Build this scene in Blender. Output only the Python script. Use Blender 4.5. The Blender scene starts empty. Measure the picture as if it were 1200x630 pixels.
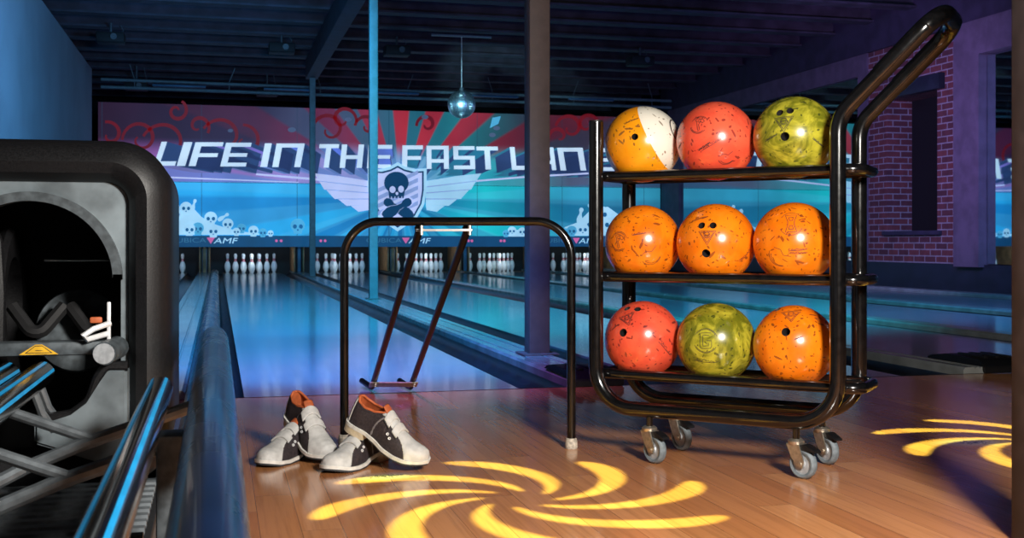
import bpy, bmesh, math, random
from mathutils import Vector, Matrix, Euler
PI = math.pi
R = math.radians
sc = bpy.context.scene
COL = sc.collection
random.seed(7)

# ------------------------------------------------------------------ measured view
F, HOR, CX, H0, A = 1340.0, 284.0, 600.0, 0.60, R(14.44)
CA, SA = math.cos(A), math.sin(A)
VPX = CX - F * math.tan(A)          # where the lane lines meet


def W(xc, zc, z=0.0):
    """camera-aligned ground coordinates (right, ahead) to the world"""
    return Vector((xc * CA + zc * SA, zc * CA - xc * SA, z))


def fl(u, v, z=0.0):
    """point of the level z plane seen at u, v"""
    zc = (H0 - z) * F / (v - HOR)
    return W((u - CX) / F * zc, zc, z)


def onY(u, v, Y):
    """point on the upright plane across the lanes at distance Y -> (X, Z)"""
    t = (u - VPX) * CA / F
    zc = CA * Y / (1 - SA * t)
    return (t * zc, H0 + (HOR - v) * zc / F)


def onX(u, v, X):
    zc = F * X / CA / (u - VPX)
    return ((zc - SA * X) / CA, H0 + (HOR - v) * zc / F)


# ------------------------------------------------------------------ materials
def new_mat(name):
    m = bpy.data.materials.new(name)
    m.use_nodes = True
    nt = m.node_tree
    return m, nt, nt.nodes['Principled BSDF']


def N(nt, kind, **kw):
    n = nt.nodes.new(kind)
    for k, v in kw.items():
        if k.startswith('i_'):
            n.inputs[k[2:].replace('_', ' ')].default_value = v
        else:
            setattr(n, k, v)
    return n


def math_n(nt, op, a, b=None, c=None, clamp=False):
    n = nt.nodes.new('ShaderNodeMath')
    n.operation = op
    n.use_clamp = clamp
    for i, x in enumerate((a, b, c)):
        if x is None:
            continue
        if isinstance(x, (int, float)):
            n.inputs[i].default_value = x
        else:
            nt.links.new(x, n.inputs[i])
    return n.outputs[0]


def mix_n(nt, fac, a, b, mode='MIX'):
    n = nt.nodes.new('ShaderNodeMix')
    n.data_type = 'RGBA'
    n.blend_type = mode
    for s, x in ((n.inputs[0], fac), (n.inputs[6], a), (n.inputs[7], b)):
        if isinstance(x, (int, float)):
            s.default_value = x
        elif isinstance(x, tuple):
            s.default_value = (*x[:3], 1)
        else:
            nt.links.new(x, s)
    return n.outputs[2]


def sstep(nt, x, lo, hi):
    n = nt.nodes.new('ShaderNodeMapRange')
    n.interpolation_type = 'SMOOTHSTEP'
    nt.links.new(x, n.inputs[0])
    n.inputs[1].default_value = lo
    n.inputs[2].default_value = hi
    return n.outputs[0]


def pm(name, col, rough=.5, metal=0., var=.12, scale=30., coat=0., emit=None, bump=0., rvar=.08, spec=None):
    """plain surface with a little procedural unevenness"""
    m, nt, b = new_mat(name)
    tc = N(nt, 'ShaderNodeTexCoord')
    no = N(nt, 'ShaderNodeTexNoise', i_Scale=scale, i_Detail=4.0)
    nt.links.new(tc.outputs['Object'], no.inputs['Vector'])
    f = no.outputs['Fac']
    dark = tuple(c * (1 - var * 1.6) for c in col)
    lite = tuple(min(1, c * (1 + var * 1.6)) for c in col)
    c = mix_n(nt, sstep(nt, f, .3, .7), dark, lite)
    nt.links.new(c, b.inputs['Base Color'])
    r = math_n(nt, 'MULTIPLY_ADD', f, rvar * 2, rough - rvar, clamp=True)
    nt.links.new(r, b.inputs['Roughness'])
    b.inputs['Metallic'].default_value = metal
    b.inputs['Coat Weight'].default_value = coat
    b.inputs['Coat Roughness'].default_value = .08
    if spec is not None:
        b.inputs['Specular IOR Level'].default_value = spec
    if emit:
        nt.links.new(c, b.inputs['Emission Color'])
        b.inputs['Emission Strength'].default_value = emit
    if bump:
        bp = N(nt, 'ShaderNodeBump', i_Strength=bump, i_Distance=.002)
        nt.links.new(f, bp.inputs['Height'])
        nt.links.new(bp.outputs[0], b.inputs['Normal'])
    return m


M = {}
M['black_tube'] = pm('black_tube', (.0035, .0035, .004), .20, 0, .2, 60, coat=.7, rvar=.06)
M['black_rail'] = pm('black_rail', (.0035, .003, .003), .34, 0, .2, 80, coat=.2)
M['chrome'] = pm('chrome', (.75, .75, .74), .2, 1., .06, 50)
M['zinc'] = pm('zinc', (.55, .50, .42), .38, .9, .12, 90)
M['steel_white'] = pm('steel_white', (.85, .85, .85), .35, .3, .05, 60)
M['grey_rubber'] = pm('grey_rubber', (.16, .19, .21), .6, 0, .12, 90)
M['grey_hub'] = pm('grey_hub', (.42, .44, .46), .4, .2, .1, 90)
M['black_plastic'] = pm('black_plastic', (.0075, .0075, .0085), .45, 0, .2, 320, bump=.12, spec=.32)
M['matte_black'] = pm('matte_black', (.004, .004, .005), .7, 0, .2, 40)
M['silver_panel'] = pm('silver_panel', (.17, .205, .225), .48, .3, .28, 9, bump=.03)
M['grey_trim'] = pm('grey_trim', (.07, .085, .095), .5, .2, .2, 60)
M['grey_rod'] = pm('grey_rod', (.15, .17, .185), .42, .5, .10, 60)
M['blue_strip'] = pm('blue_strip', (.01, .22, .46), .35, 0, .08, 20, emit=.30)
M['navy_gloss'] = pm('navy_gloss', (.003, .008, .028), .28, .0, .3, 6, coat=.2)
M['warning'] = pm('warning', (.75, .42, .02), .5, 0, .1, 40)
M['sand'] = pm('sand_rubber', (.50, .44, .36), .8, 0, .25, 120)
M['post_brown'] = pm('post_brown', (.12, .085, .082), .6, 0, .07, 18, bump=.1)
M['post_dark'] = pm('post_dark', (.030, .021, .021), .65, 0, .18, 18, bump=.1)
M['post_blue'] = pm('post_blue', (.15, .20, .21), .55, .2, .08, 14, bump=.1)
M['beam'] = pm('beam', (.045, .045, .07), .7, 0, .2, 6)
M['joist'] = pm('joist', (.040, .034, .052), .7, .0, .25, 4)
M['ceil'] = pm('ceil', (.016, .014, .024), .9, 0, .2, 3)
M['black_wall'] = pm('black_wall', (.004, .004, .006), .9, 0, .2, 3)
M['left_wall'] = pm('left_wall', (.30, .34, .38), .85, 0, .05, 1.2, bump=.1)
M['purple_frame'] = pm('purple_frame', (.115, .085, .125), .65, 0, .12, 5)
M['purple_dark'] = pm('purple_dark', (.030, .024, .050), .7, 0, .15, 5)
M['base_dark'] = pm('base_dark', (.014, .018, .03), .5, 0, .15, 5)
M['capping'] = pm('capping', (.24, .25, .24), .24, .0, .12, 7, coat=.3)
M['capping_groove'] = pm('capping_groove', (.05, .055, .06), .5, 0, .2, 7)
M['gutter'] = pm('gutter', (.012, .013, .018), .35, 0, .25, 7)
M['kick_brown'] = pm('kick_brown', (.34, .18, .08), .6, 0, .2, 7)
M['kick_blue'] = pm('kick_blue', (.04, .14, .24), .5, 0, .15, 7)
M['brand_dark'] = pm('brand_dark', (.02, .02, .02), .5)


def mirror_mat():
    m, nt, b = new_mat('mirror_glass')
    tc = N(nt, 'ShaderNodeTexCoord')
    no = N(nt, 'ShaderNodeTexNoise', i_Scale=2.0)
    nt.links.new(tc.outputs['Object'], no.inputs['Vector'])
    c = mix_n(nt, no.outputs['Fac'], (.62, .72, .76), (.70, .80, .84))
    nt.links.new(c, b.inputs['Base Color'])
    b.inputs['Metallic'].default_value = 1
    b.inputs['Roughness'].default_value = .02
    return m


M['mirror'] = mirror_mat()


def plank_mat(name, c1, c2, row, length, rough, coat, grain=.35, worn=False, spec=.5, smooth=False):
    m, nt, b = new_mat(name)
    g = N(nt, 'ShaderNodeNewGeometry')
    sp = N(nt, 'ShaderNodeSeparateXYZ')
    nt.links.new(g.outputs['Position'], sp.inputs[0])
    x, y = sp.outputs[0], sp.outputs[1]
    rowi = math_n(nt, 'FLOOR', math_n(nt, 'DIVIDE', x, row))
    wn = N(nt, 'ShaderNodeTexWhiteNoise', noise_dimensions='1D')
    nt.links.new(rowi, wn.inputs['W'])
    yy = math_n(nt, 'ADD', math_n(nt, 'DIVIDE', y, length), math_n(nt, 'MULTIPLY', wn.outputs['Value'], 7.3))
    boardi = math_n(nt, 'FLOOR', yy)
    cb = N(nt, 'ShaderNodeCombineXYZ')
    nt.links.new(rowi, cb.inputs[0])
    nt.links.new(boardi, cb.inputs[1])
    w2 = N(nt, 'ShaderNodeTexWhiteNoise', noise_dimensions='2D')
    nt.links.new(cb.outputs[0], w2.inputs['Vector'])
    base = mix_n(nt, w2.outputs['Value'], c1, c2)
    # grain stretched along the board
    mp = N(nt, 'ShaderNodeMapping')
    nt.links.new(g.outputs['Position'], mp.inputs['Vector'])
    mp.inputs['Scale'].default_value = (70, 2.2, 1)
    off = N(nt, 'ShaderNodeVectorMath', operation='ADD')
    nt.links.new(mp.outputs[0], off.inputs[0])
    sc2 = N(nt, 'ShaderNodeVectorMath', operation='SCALE')
    nt.links.new(w2.outputs['Color'], sc2.inputs[0])
    sc2.inputs['Scale'].default_value = 40
    nt.links.new(sc2.outputs[0], off.inputs[1])
    no = N(nt, 'ShaderNodeTexNoise', i_Scale=1.0, i_Detail=5.0, i_Roughness=.65)
    nt.links.new(off.outputs[0], no.inputs['Vector'])
    gr = mix_n(nt, math_n(nt, 'MULTIPLY', sstep(nt, no.outputs['Fac'], .42, .68), grain), base, tuple(c * .45 for c in c1))
    # joints
    fx = math_n(nt, 'FRACT', math_n(nt, 'DIVIDE', x, row))
    dx = math_n(nt, 'MINIMUM', fx, math_n(nt, 'SUBTRACT', 1, fx))
    jx = math_n(nt, 'LESS_THAN', dx, .012)
    fy = math_n(nt, 'FRACT', yy)
    jy = math_n(nt, 'LESS_THAN', math_n(nt, 'MINIMUM', fy, math_n(nt, 'SUBTRACT', 1, fy)), .0012)
    j = math_n(nt, 'MAXIMUM', jx, jy)
    c = mix_n(nt, math_n(nt, 'MULTIPLY', j, .55), gr, tuple(q * .3 for q in c1))
    n2 = N(nt, 'ShaderNodeTexNoise', i_Scale=3.2, i_Detail=5.0, i_Roughness=.6)
    nt.links.new(g.outputs['Position'], n2.inputs['Vector'])
    rgh = math_n(nt, 'MULTIPLY_ADD', n2.outputs['Fac'], .06 if smooth else .16, rough - (.03 if smooth else .08), clamp=True)
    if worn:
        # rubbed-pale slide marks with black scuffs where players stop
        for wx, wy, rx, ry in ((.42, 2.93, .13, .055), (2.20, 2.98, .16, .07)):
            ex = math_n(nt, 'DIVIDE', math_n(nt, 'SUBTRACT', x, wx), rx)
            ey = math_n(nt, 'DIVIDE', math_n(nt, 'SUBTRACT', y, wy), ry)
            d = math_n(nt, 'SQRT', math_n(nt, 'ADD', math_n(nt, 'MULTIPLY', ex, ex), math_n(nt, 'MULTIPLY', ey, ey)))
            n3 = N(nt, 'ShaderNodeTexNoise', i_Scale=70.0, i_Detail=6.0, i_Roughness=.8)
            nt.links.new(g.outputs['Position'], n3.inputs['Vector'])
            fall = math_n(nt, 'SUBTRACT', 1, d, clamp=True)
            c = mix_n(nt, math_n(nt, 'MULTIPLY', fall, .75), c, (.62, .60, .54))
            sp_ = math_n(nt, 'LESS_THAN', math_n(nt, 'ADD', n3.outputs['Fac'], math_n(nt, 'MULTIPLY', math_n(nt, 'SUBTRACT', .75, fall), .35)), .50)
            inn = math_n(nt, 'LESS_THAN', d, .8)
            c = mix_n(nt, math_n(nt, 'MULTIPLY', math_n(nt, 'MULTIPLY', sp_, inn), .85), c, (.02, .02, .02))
    nt.links.new(c, b.inputs['Base Color'])
    nt.links.new(rgh, b.inputs['Roughness'])
    b.inputs['Coat Weight'].default_value = coat
    b.inputs['Coat Roughness'].default_value = .05 if smooth else .12
    b.inputs['Specular IOR Level'].default_value = spec
    bp = N(nt, 'ShaderNodeBump', i_Strength=.012 if smooth else .04, i_Distance=.004)
    nt.links.new(n2.outputs['Fac'], bp.inputs['Height'])
    nt.links.new(bp.outputs[0], b.inputs['Normal'])
    return m


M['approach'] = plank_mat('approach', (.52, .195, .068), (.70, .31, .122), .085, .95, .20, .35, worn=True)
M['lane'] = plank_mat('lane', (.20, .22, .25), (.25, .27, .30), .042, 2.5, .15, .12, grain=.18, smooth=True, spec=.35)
M['deck'] = plank_mat('deck', (.24, .20, .15), (.30, .24, .18), .042, 2.5, .10, .6, grain=.18, smooth=True)


def brick_mat():
    m, nt, b = new_mat('brick')
    g = N(nt, 'ShaderNodeNewGeometry')
    sp = N(nt, 'ShaderNodeSeparateXYZ')
    nt.links.new(g.outputs['Position'], sp.inputs[0])
    cb = N(nt, 'ShaderNodeCombineXYZ')
    nt.links.new(math_n(nt, 'ADD', sp.outputs[0], sp.outputs[1]), cb.inputs[0])
    nt.links.new(sp.outputs[2], cb.inputs[1])
    br = N(nt, 'ShaderNodeTexBrick')
    nt.links.new(cb.outputs[0], br.inputs['Vector'])
    br.inputs['Scale'].default_value = 1
    br.inputs['Brick Width'].default_value = .24
    br.inputs['Row Height'].default_value = .085
    br.inputs['Mortar Size'].default_value = .008
    br.inputs['Bias'].default_value = -.2
    br.inputs['Color1'].default_value = (.15, .040, .042, 1)
    br.inputs['Color2'].default_value = (.065, .024, .034, 1)
    br.inputs['Mortar'].default_value = (.27, .24, .28, 1)
    no = N(nt, 'ShaderNodeTexNoise', i_Scale=9.0, i_Detail=5.0)
    nt.links.new(g.outputs['Position'], no.inputs['Vector'])
    c = mix_n(nt, .5, br.outputs['Color'], no.outputs['Fac'], 'OVERLAY')
    nt.links.new(c, b.inputs['Base Color'])
    b.inputs['Roughness'].default_value = .85
    bp = N(nt, 'ShaderNodeBump', i_Strength=.5, i_Distance=.01, invert=True)
    nt.links.new(br.outputs['Fac'], bp.inputs['Height'])
    nt.links.new(bp.outputs[0], b.inputs['Normal'])
    return m


M['brick'] = brick_mat()


def ball_mat(name, col, col2, fleck=(.08, .02, .015), marble=0., stripe=None, fdens=.46, rough=.24):
    m, nt, b = new_mat(name)
    tc = N(nt, 'ShaderNodeTexCoord')
    oi = N(nt, 'ShaderNodeObjectInfo')
    ad = N(nt, 'ShaderNodeVectorMath', operation='ADD')
    nt.links.new(tc.outputs['Object'], ad.inputs[0])
    scl = N(nt, 'ShaderNodeVectorMath', operation='SCALE')
    cmb = N(nt, 'ShaderNodeCombineXYZ')
    for i in range(3):
        nt.links.new(oi.outputs['Random'], cmb.inputs[i])
    nt.links.new(cmb.outputs[0], scl.inputs[0])
    scl.inputs['Scale'].default_value = 5
    nt.links.new(scl.outputs[0], ad.inputs[1])
    P = ad.outputs[0]
    no = N(nt, 'ShaderNodeTexNoise', i_Scale=13.0, i_Detail=6.0, i_Roughness=.6, i_Distortion=2.2 if marble else .6)
    nt.links.new(P, no.inputs['Vector'])
    c = mix_n(nt, sstep(nt, no.outputs['Fac'], .36, .66), col, col2)
    if stripe:
        sp = N(nt, 'ShaderNodeSeparateXYZ')
        nt.links.new(tc.outputs['Object'], sp.inputs[0])
        band = math_n(nt, 'LESS_THAN', math_n(nt, 'ABSOLUTE', math_n(nt, 'ADD', sp.outputs[0], .0228)), stripe[1])
        c = mix_n(nt, band, stripe[0], c)
    for s, th in ((50., .25), (76., .22)):
        vo = N(nt, 'ShaderNodeTexVoronoi', i_Scale=s)
        nt.links.new(P, vo.inputs['Vector'])
        d = N(nt, 'ShaderNodeVectorMath', operation='SUBTRACT')
        nt.links.new(P, d.inputs[0])
        nt.links.new(vo.outputs['Position'], d.inputs[1])
        ax = N(nt, 'ShaderNodeVectorMath', operation='SUBTRACT')
        nt.links.new(vo.outputs['Color'], ax.inputs[0])
        ax.inputs[1].default_value = (.5, .5, .5)
        ro = N(nt, 'ShaderNodeVectorRotate')
        nt.links.new(d.outputs[0], ro.inputs['Vector'])
        nt.links.new(ax.outputs[0], ro.inputs['Axis'])
        sc_ = N(nt, 'ShaderNodeSeparateColor')
        nt.links.new(vo.outputs['Color'], sc_.inputs[0])
        nt.links.new(math_n(nt, 'MULTIPLY', sc_.outputs[1], 6.28), ro.inputs['Angle'])
        mu = N(nt, 'ShaderNodeVectorMath', operation='MULTIPLY')
        nt.links.new(ro.outputs[0], mu.inputs[0])
        mu.inputs[1].default_value = (s * .27, s * 1.9, s * 1.2)
        le = N(nt, 'ShaderNodeVectorMath', operation='LENGTH')
        nt.links.new(mu.outputs[0], le.inputs[0])
        on = math_n(nt, 'LESS_THAN', sc_.outputs[2], fdens)
        hit = math_n(nt, 'LESS_THAN', le.outputs['Value'], th)
        f = math_n(nt, 'MULTIPLY', math_n(nt, 'MULTIPLY', on, hit), .75)
        c = mix_n(nt, f, c, fleck)
    nt.links.new(c, b.inputs['Base Color'])
    b.inputs['Roughness'].default_value = rough
    b.inputs['Coat Weight'].default_value = .35
    b.inputs['Coat Roughness'].default_value = .2
    b.inputs['Specular IOR Level'].default_value = .5
    return m


M['ball_orange'] = ball_mat('ball_orange', (.74, .150, .003), (.84, .215, .006), (.13, .025, .008))
M['ball_pink'] = ball_mat('ball_pink', (.68, .070, .034), (.78, .105, .050), (.12, .015, .015), fdens=.36)
M['ball_green'] = ball_mat('ball_green', (.13, .135, .008), (.42, .38, .030), (.03, .04, .01), marble=1, fdens=.30)
M['ball_stripe'] = ball_mat('ball_stripe', (.78, .27, .005), (.84, .32, .008), (.10, .05, .02), stripe=((.72, .68, .58), .0618), fdens=.28)
M['hole'] = pm('hole', (.012, .010, .010), .6)
M['ink'] = pm('ink', (.02, .012, .012), .6)
M['ink_red'] = pm('ink_red', (.10, .016, .012), .6)
M['white_disc'] = pm('white_disc', (.80, .74, .62), .3)
M['shoe_white'] = pm('shoe_white', (.54, .53, .51), .55, 0, .06, 60, bump=.2)
M['shoe_brown'] = pm('shoe_brown', (.030, .021, .024), .7, 0, .22, 180, bump=.5)
M['shoe_orange'] = pm('shoe_orange', (.50, .115, .035), .6, 0, .12, 60)
M['shoe_sole'] = pm('shoe_sole', (.70, .68, .63), .6, 0, .06, 60)
M['shoe_heel'] = pm('shoe_heel', (.62, .52, .36), .6, 0, .1, 60)
M['shoe_under'] = pm('shoe_under', (.035, .035, .038), .7)
M['stitch'] = pm('stitch', (.22, .20, .21), .7)


def pin_mat():
    m, nt, b = new_mat('pin')
    tc = N(nt, 'ShaderNodeTexCoord')
    sp = N(nt, 'ShaderNodeSeparateXYZ')
    nt.links.new(tc.outputs['Object'], sp.inputs[0])
    z = sp.outputs[2]
    s1 = math_n(nt, 'LESS_THAN', math_n(nt, 'ABSOLUTE', math_n(nt, 'SUBTRACT', z, .262)), .011)
    s2 = math_n(nt, 'LESS_THAN', math_n(nt, 'ABSOLUTE', math_n(nt, 'SUBTRACT', z, .232)), .009)
    no = N(nt, 'ShaderNodeTexNoise', i_Scale=12.0)
    nt.links.new(tc.outputs['Object'], no.inputs['Vector'])
    w = mix_n(nt, no.outputs['Fac'], (.72, .74, .74), (.86, .86, .84))
    c = mix_n(nt, math_n(nt, 'MAXIMUM', s1, s2), w, (.55, .025, .035))
    nt.links.new(c, b.inputs['Base Color'])
    b.inputs['Roughness'].default_value = .25
    return m


M['pin'] = pin_mat()


# ------------------------------------------------------------------ mesh helpers
class MB:
    def __init__(s):
        s.bm = bmesh.new()

    def box(s, x0, x1, y0, y1, z0, z1, bev=0., seg=2, mat=None):
        r = bmesh.ops.create_cube(s.bm, size=1.0)
        vs = r['verts']
        T = Matrix.Translation(((x0 + x1) / 2, (y0 + y1) / 2, (z0 + z1) / 2)) @ Matrix.Diagonal((x1 - x0, y1 - y0, z1 - z0, 1))
        if bev > 0:
            bmesh.ops.transform(s.bm, matrix=T, verts=vs)
            es = list({e for v in vs for e in v.link_edges})
            r2 = bmesh.ops.bevel(s.bm, geom=es, offset=bev, segments=seg, profile=.5, affect='EDGES')
            if mat is not None:
                vv = list({v for f in r2['faces'] for v in f.verts} | {v for v in vs if v.is_valid})
                bmesh.ops.transform(s.bm, matrix=mat, verts=vv)
        else:
            bmesh.ops.transform(s.bm, matrix=(mat @ T) if mat is not None else T, verts=vs)
        return s

    def tube(s, pts, r, n=14, closed=False, caps=True, flat=None):
        pts = [Vector(p) for p in pts]
        m = len(pts)
        rad = r if isinstance(r, (list, tuple)) else [r] * m
        tans = []
        for i in range(m):
            if closed:
                t = pts[(i + 1) % m] - pts[i - 1]
            else:
                t = pts[min(i + 1, m - 1)] - pts[max(i - 1, 0)]
            tans.append(t.normalized())
        up = Vector((0, 0, 1)) if abs(tans[0].z) < .9 else Vector((1, 0, 0))
        nrm = (up - tans[0] * up.dot(tans[0])).normalized()
        rings = []
        for i in range(m):
            if i:
                ax = tans[i - 1].cross(tans[i])
                if ax.length > 1e-7:
                    nrm = Matrix.Rotation(tans[i - 1].angle(tans[i]), 3, ax.normalized()) @ nrm
                nrm = (nrm - tans[i] * nrm.dot(tans[i])).normalized()
            bn = tans[i].cross(nrm)
            ring = []
            for k in range(n):
                a = 2 * PI * k / n
                ca, sa = math.cos(a), math.sin(a)
                if flat:
                    ca, sa = ca * flat[0], sa * flat[1]
                ring.append(s.bm.verts.new(pts[i] + (nrm * ca + bn * sa) * rad[i]))
            rings.append(ring)
        for i in range(m if closed else m - 1):
            a, b = rings[i], rings[(i + 1) % m]
            for k in range(n):
                s.bm.faces.new((a[k], a[(k + 1) % n], b[(k + 1) % n], b[k]))
        if caps and not closed:
            s.bm.faces.new(rings[0][::-1])
            s.bm.faces.new(rings[-1])
        return s

    def lathe(s, prof, n=24, mat=None):
        """profile [(r,z)] turned about z"""
        mat = mat or Matrix.Identity(4)
        rings = []
        for r, z in prof:
            if r < 1e-6:
                rings.append([s.bm.verts.new(mat @ Vector((0, 0, z)))])
            else:
                rings.append([s.bm.verts.new(mat @ Vector((r * math.cos(2 * PI * k / n), r * math.sin(2 * PI * k / n), z))) for k in range(n)])
        for a, b in zip(rings, rings[1:]):
            for k in range(n):
                q = (k + 1) % n
                if len(a) == 1 and len(b) == 1:
                    continue
                if len(a) == 1:
                    s.bm.faces.new((a[0], b[q], b[k]))
                elif len(b) == 1:
                    s.bm.faces.new((a[k], a[q], b[0]))
                else:
                    s.bm.faces.new((a[k], a[q], b[q], b[k]))
        return s

    def cyl(s, p0, p1, r, n=18):
        return s.tube([p0, p1], r, n)

    def prism(s, poly, f0, f1):
        """poly 2d points; f0/f1 map (a,b) to the two faces"""
        a = [s.bm.verts.new(f0(*p)) for p in poly]
        b = [s.bm.verts.new(f1(*p)) for p in poly]
        s.bm.faces.new(a)
        s.bm.faces.new(b[::-1])
        k = len(poly)
        for i in range(k):
            s.bm.faces.new((a[i], b[i], b[(i + 1) % k], a[(i + 1) % k]))
        return s

    def poly(s, pts):
        s.bm.faces.new([s.bm.verts.new(p) for p in pts])
        return s

    def sphere(s, c, r, u=24, v=14, sc_=(1, 1, 1)):
        bmesh.ops.create_uvsphere(s.bm, u_segments=u, v_segments=v, radius=r,
                                  matrix=Matrix.Translation(c) @ Matrix.Diagonal((*sc_, 1)))
        return s

    def ring(s, outer, inner, f0, f1):
        """slab between two loops with the same number of points"""
        k = len(outer)
        L = [[s.bm.verts.new(f(*p)) for p in loop] for loop in (outer, inner) for f in (f0, f1)]
        o0, o1, i0, i1 = L
        for i in range(k):
            j = (i + 1) % k
            s.bm.faces.new((o0[i], o0[j], i0[j], i0[i]))
            s.bm.faces.new((o1[j], o1[i], i1[i], i1[j]))
            s.bm.faces.new((o0[j], o0[i], o1[i], o1[j]))
            s.bm.faces.new((i0[i], i0[j], i1[j], i1[i]))
        return s


def basis(o):
    m = Matrix.Identity(4)
    while o is not None:
        m = o.matrix_basis @ m
        o = o.parent
    return m


def obj(name, mb, mat, parent=None, world=True, sharp=35, fixn=True):
    bm = mb.bm if isinstance(mb, MB) else mb
    if parent is not None and world:
        bmesh.ops.transform(bm, matrix=basis(parent).inverted(), verts=bm.verts[:])
    if fixn:
        bmesh.ops.recalc_face_normals(bm, faces=bm.faces[:])
    me = bpy.data.meshes.new(name)
    bm.to_mesh(me)
    bm.free()
    me.polygons.foreach_set('use_smooth', [True] * len(me.polygons))
    me.set_sharp_from_angle(angle=R(sharp))
    o = bpy.data.objects.new(name, me)
    COL.objects.link(o)
    for mm in (mat if isinstance(mat, list) else [mat]):
        me.materials.append(M[mm] if isinstance(mm, str) else mm)
    if parent is not None:
        o.parent = parent
    return o


def thing(name, label, cat, loc=(0, 0, 0), rot=(0, 0, 0), group=None):
    o = bpy.data.objects.new(name, None)
    COL.objects.link(o)
    o.empty_display_size = .1
    o.location = loc
    o.rotation_euler = rot
    o['label'] = label
    o['category'] = cat
    if group:
        o['group'] = group
    return o


def tag(o, label, cat, group=None):
    o['label'] = label
    o['category'] = cat
    if group:
        o['group'] = group
    return o


def struct(name, mb, mat, label=None, cat=None, **kw):
    o = obj(name, mb, mat, **kw)
    o['kind'] = 'structure'
    if label:
        o['label'] = label
        o['category'] = cat or name.split('_')[0]
    return o


def fillet(pts, r, n=8, closed=False):
    """round the corners of a polyline; r one number or one per corner"""
    pts = [Vector(p) for p in pts]
    m = len(pts)
    out = []
    for i in range(m):
        if not closed and i in (0, m - 1):
            out.append(pts[i])
            continue
        p, a, b = pts[i], pts[i - 1], pts[(i + 1) % m]
        rr = r[i] if isinstance(r, (list, tuple)) else r
        d1, d2 = (a - p).normalized(), (b - p).normalized()
        ang = d1.angle(d2)
        if rr <= 0 or ang > PI - .01:
            out.append(p)
            continue
        t = rr / math.tan(ang / 2)
        q1, q2 = p + d1 * t, p + d2 * t
        bis = (d1 + d2).normalized()
        c = p + bis * (rr / math.sin(ang / 2))
        v1, v2 = q1 - c, q2 - c
        tot = v1.angle(v2)
        ax = v1.cross(v2).normalized()
        for k in range(n + 1):
            out.append(c + Matrix.Rotation(tot * k / n, 3, ax) @ v1)
    return out


def rrect(x0, x1, y0, y1, r, n=8):
    out = []
    for cx, cy, a0 in ((x1 - r, y1 - r, 0), (x0 + r, y1 - r, 90), (x0 + r, y0 + r, 180), (x1 - r, y0 + r, 270)):
        for k in range(n + 1):
            a = R(a0 + 90 * k / n)
            out.append((cx + r * math.cos(a), cy + r * math.sin(a)))
    return out


# ------------------------------------------------------------------ room
FOUL = 4.54
PIN_Y = FOUL + 18.29
YM = 22.4                       # front of the masking wall
WALL_L, WALL_R = -2.15, 9.0
CENT = [-1.13, .65, 2.43, 4.08, 5.62, 7.45]
HALF = .55
CAPS = [(-.36, -.12), (1.43, 1.65), (3.30, 3.45), (4.76, 4.93), (6.40, 6.62), (8.22, 8.45)]

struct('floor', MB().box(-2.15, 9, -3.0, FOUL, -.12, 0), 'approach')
struct('floor_under', MB().box(-2.15, 9, FOUL, 26.5, -.30, -.14), 'matte_black', 'dark floor under the lanes and gutters', 'floor')
names = ['leftmost bowling lane behind the ball return', 'blue lit bowling lane beyond the shoes and ramp', 'bowling lane right of the posts, behind the ramp',
         'bowling lane behind the ball trolley', 'bowling lane fourth from the ramp, toward brick wall', 'farthest right bowling lane along the brick wall']
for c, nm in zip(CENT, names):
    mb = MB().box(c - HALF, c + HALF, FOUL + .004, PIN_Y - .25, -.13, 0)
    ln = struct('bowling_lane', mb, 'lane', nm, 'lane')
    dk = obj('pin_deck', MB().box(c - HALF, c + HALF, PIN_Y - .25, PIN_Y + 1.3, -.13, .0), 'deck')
    dk.parent = ln
struct('foul_line', MB().box(-2.1, 8.45, FOUL - .006, FOUL + .004, -.05, .0006), 'matte_black', 'thin dark line where approach meets the lanes', 'line')


def gutter(x0, x1, label):
    mb = MB()
    n = 10
    c, w = (x0 + x1) / 2, (x1 - x0) / 2
    prof = [(c - w * math.cos(PI * k / n), -.012 - .075 * math.sin(PI * k / n)) for k in range(n + 1)]
    prof = prof + [(x1, -.12), (x0, -.12)]
    mb.prism(prof, lambda a, b: Vector((a, FOUL + .004, b)), lambda a, b: Vector((a, PIN_Y + 1.2, b)))
    return struct('gutter', mb, 'gutter', label, 'gutter')


edge = [(CENT[k] - HALF, CENT[k] + HALF) for k in range(6)]
gl = [('gutter left of the far left lane', 'gutter right of the far left lane'), ('gutter beside the ball return divider', 'dark gutter along the post divider'),
      ('narrow gutter right of the post divider', 'gutter ending at the second black end cap'), ('gutter right of the second end cap divider', 'gutter on the right of the trolley lane'),
      ('gutter left of the fourth lane', 'gutter right of the fourth lane'), ('gutter left of the brick wall lane', 'gutter nearest the brick wall')]
for k in range(6):
    lo = CAPS[k - 1][1] if k else WALL_L + .05
    hi = CAPS[k][0]
    gutter(lo + .001, edge[k][0] - .001, gl[k][0])
    gutter(edge[k][1] + .001, hi - .001, gl[k][1])

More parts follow.
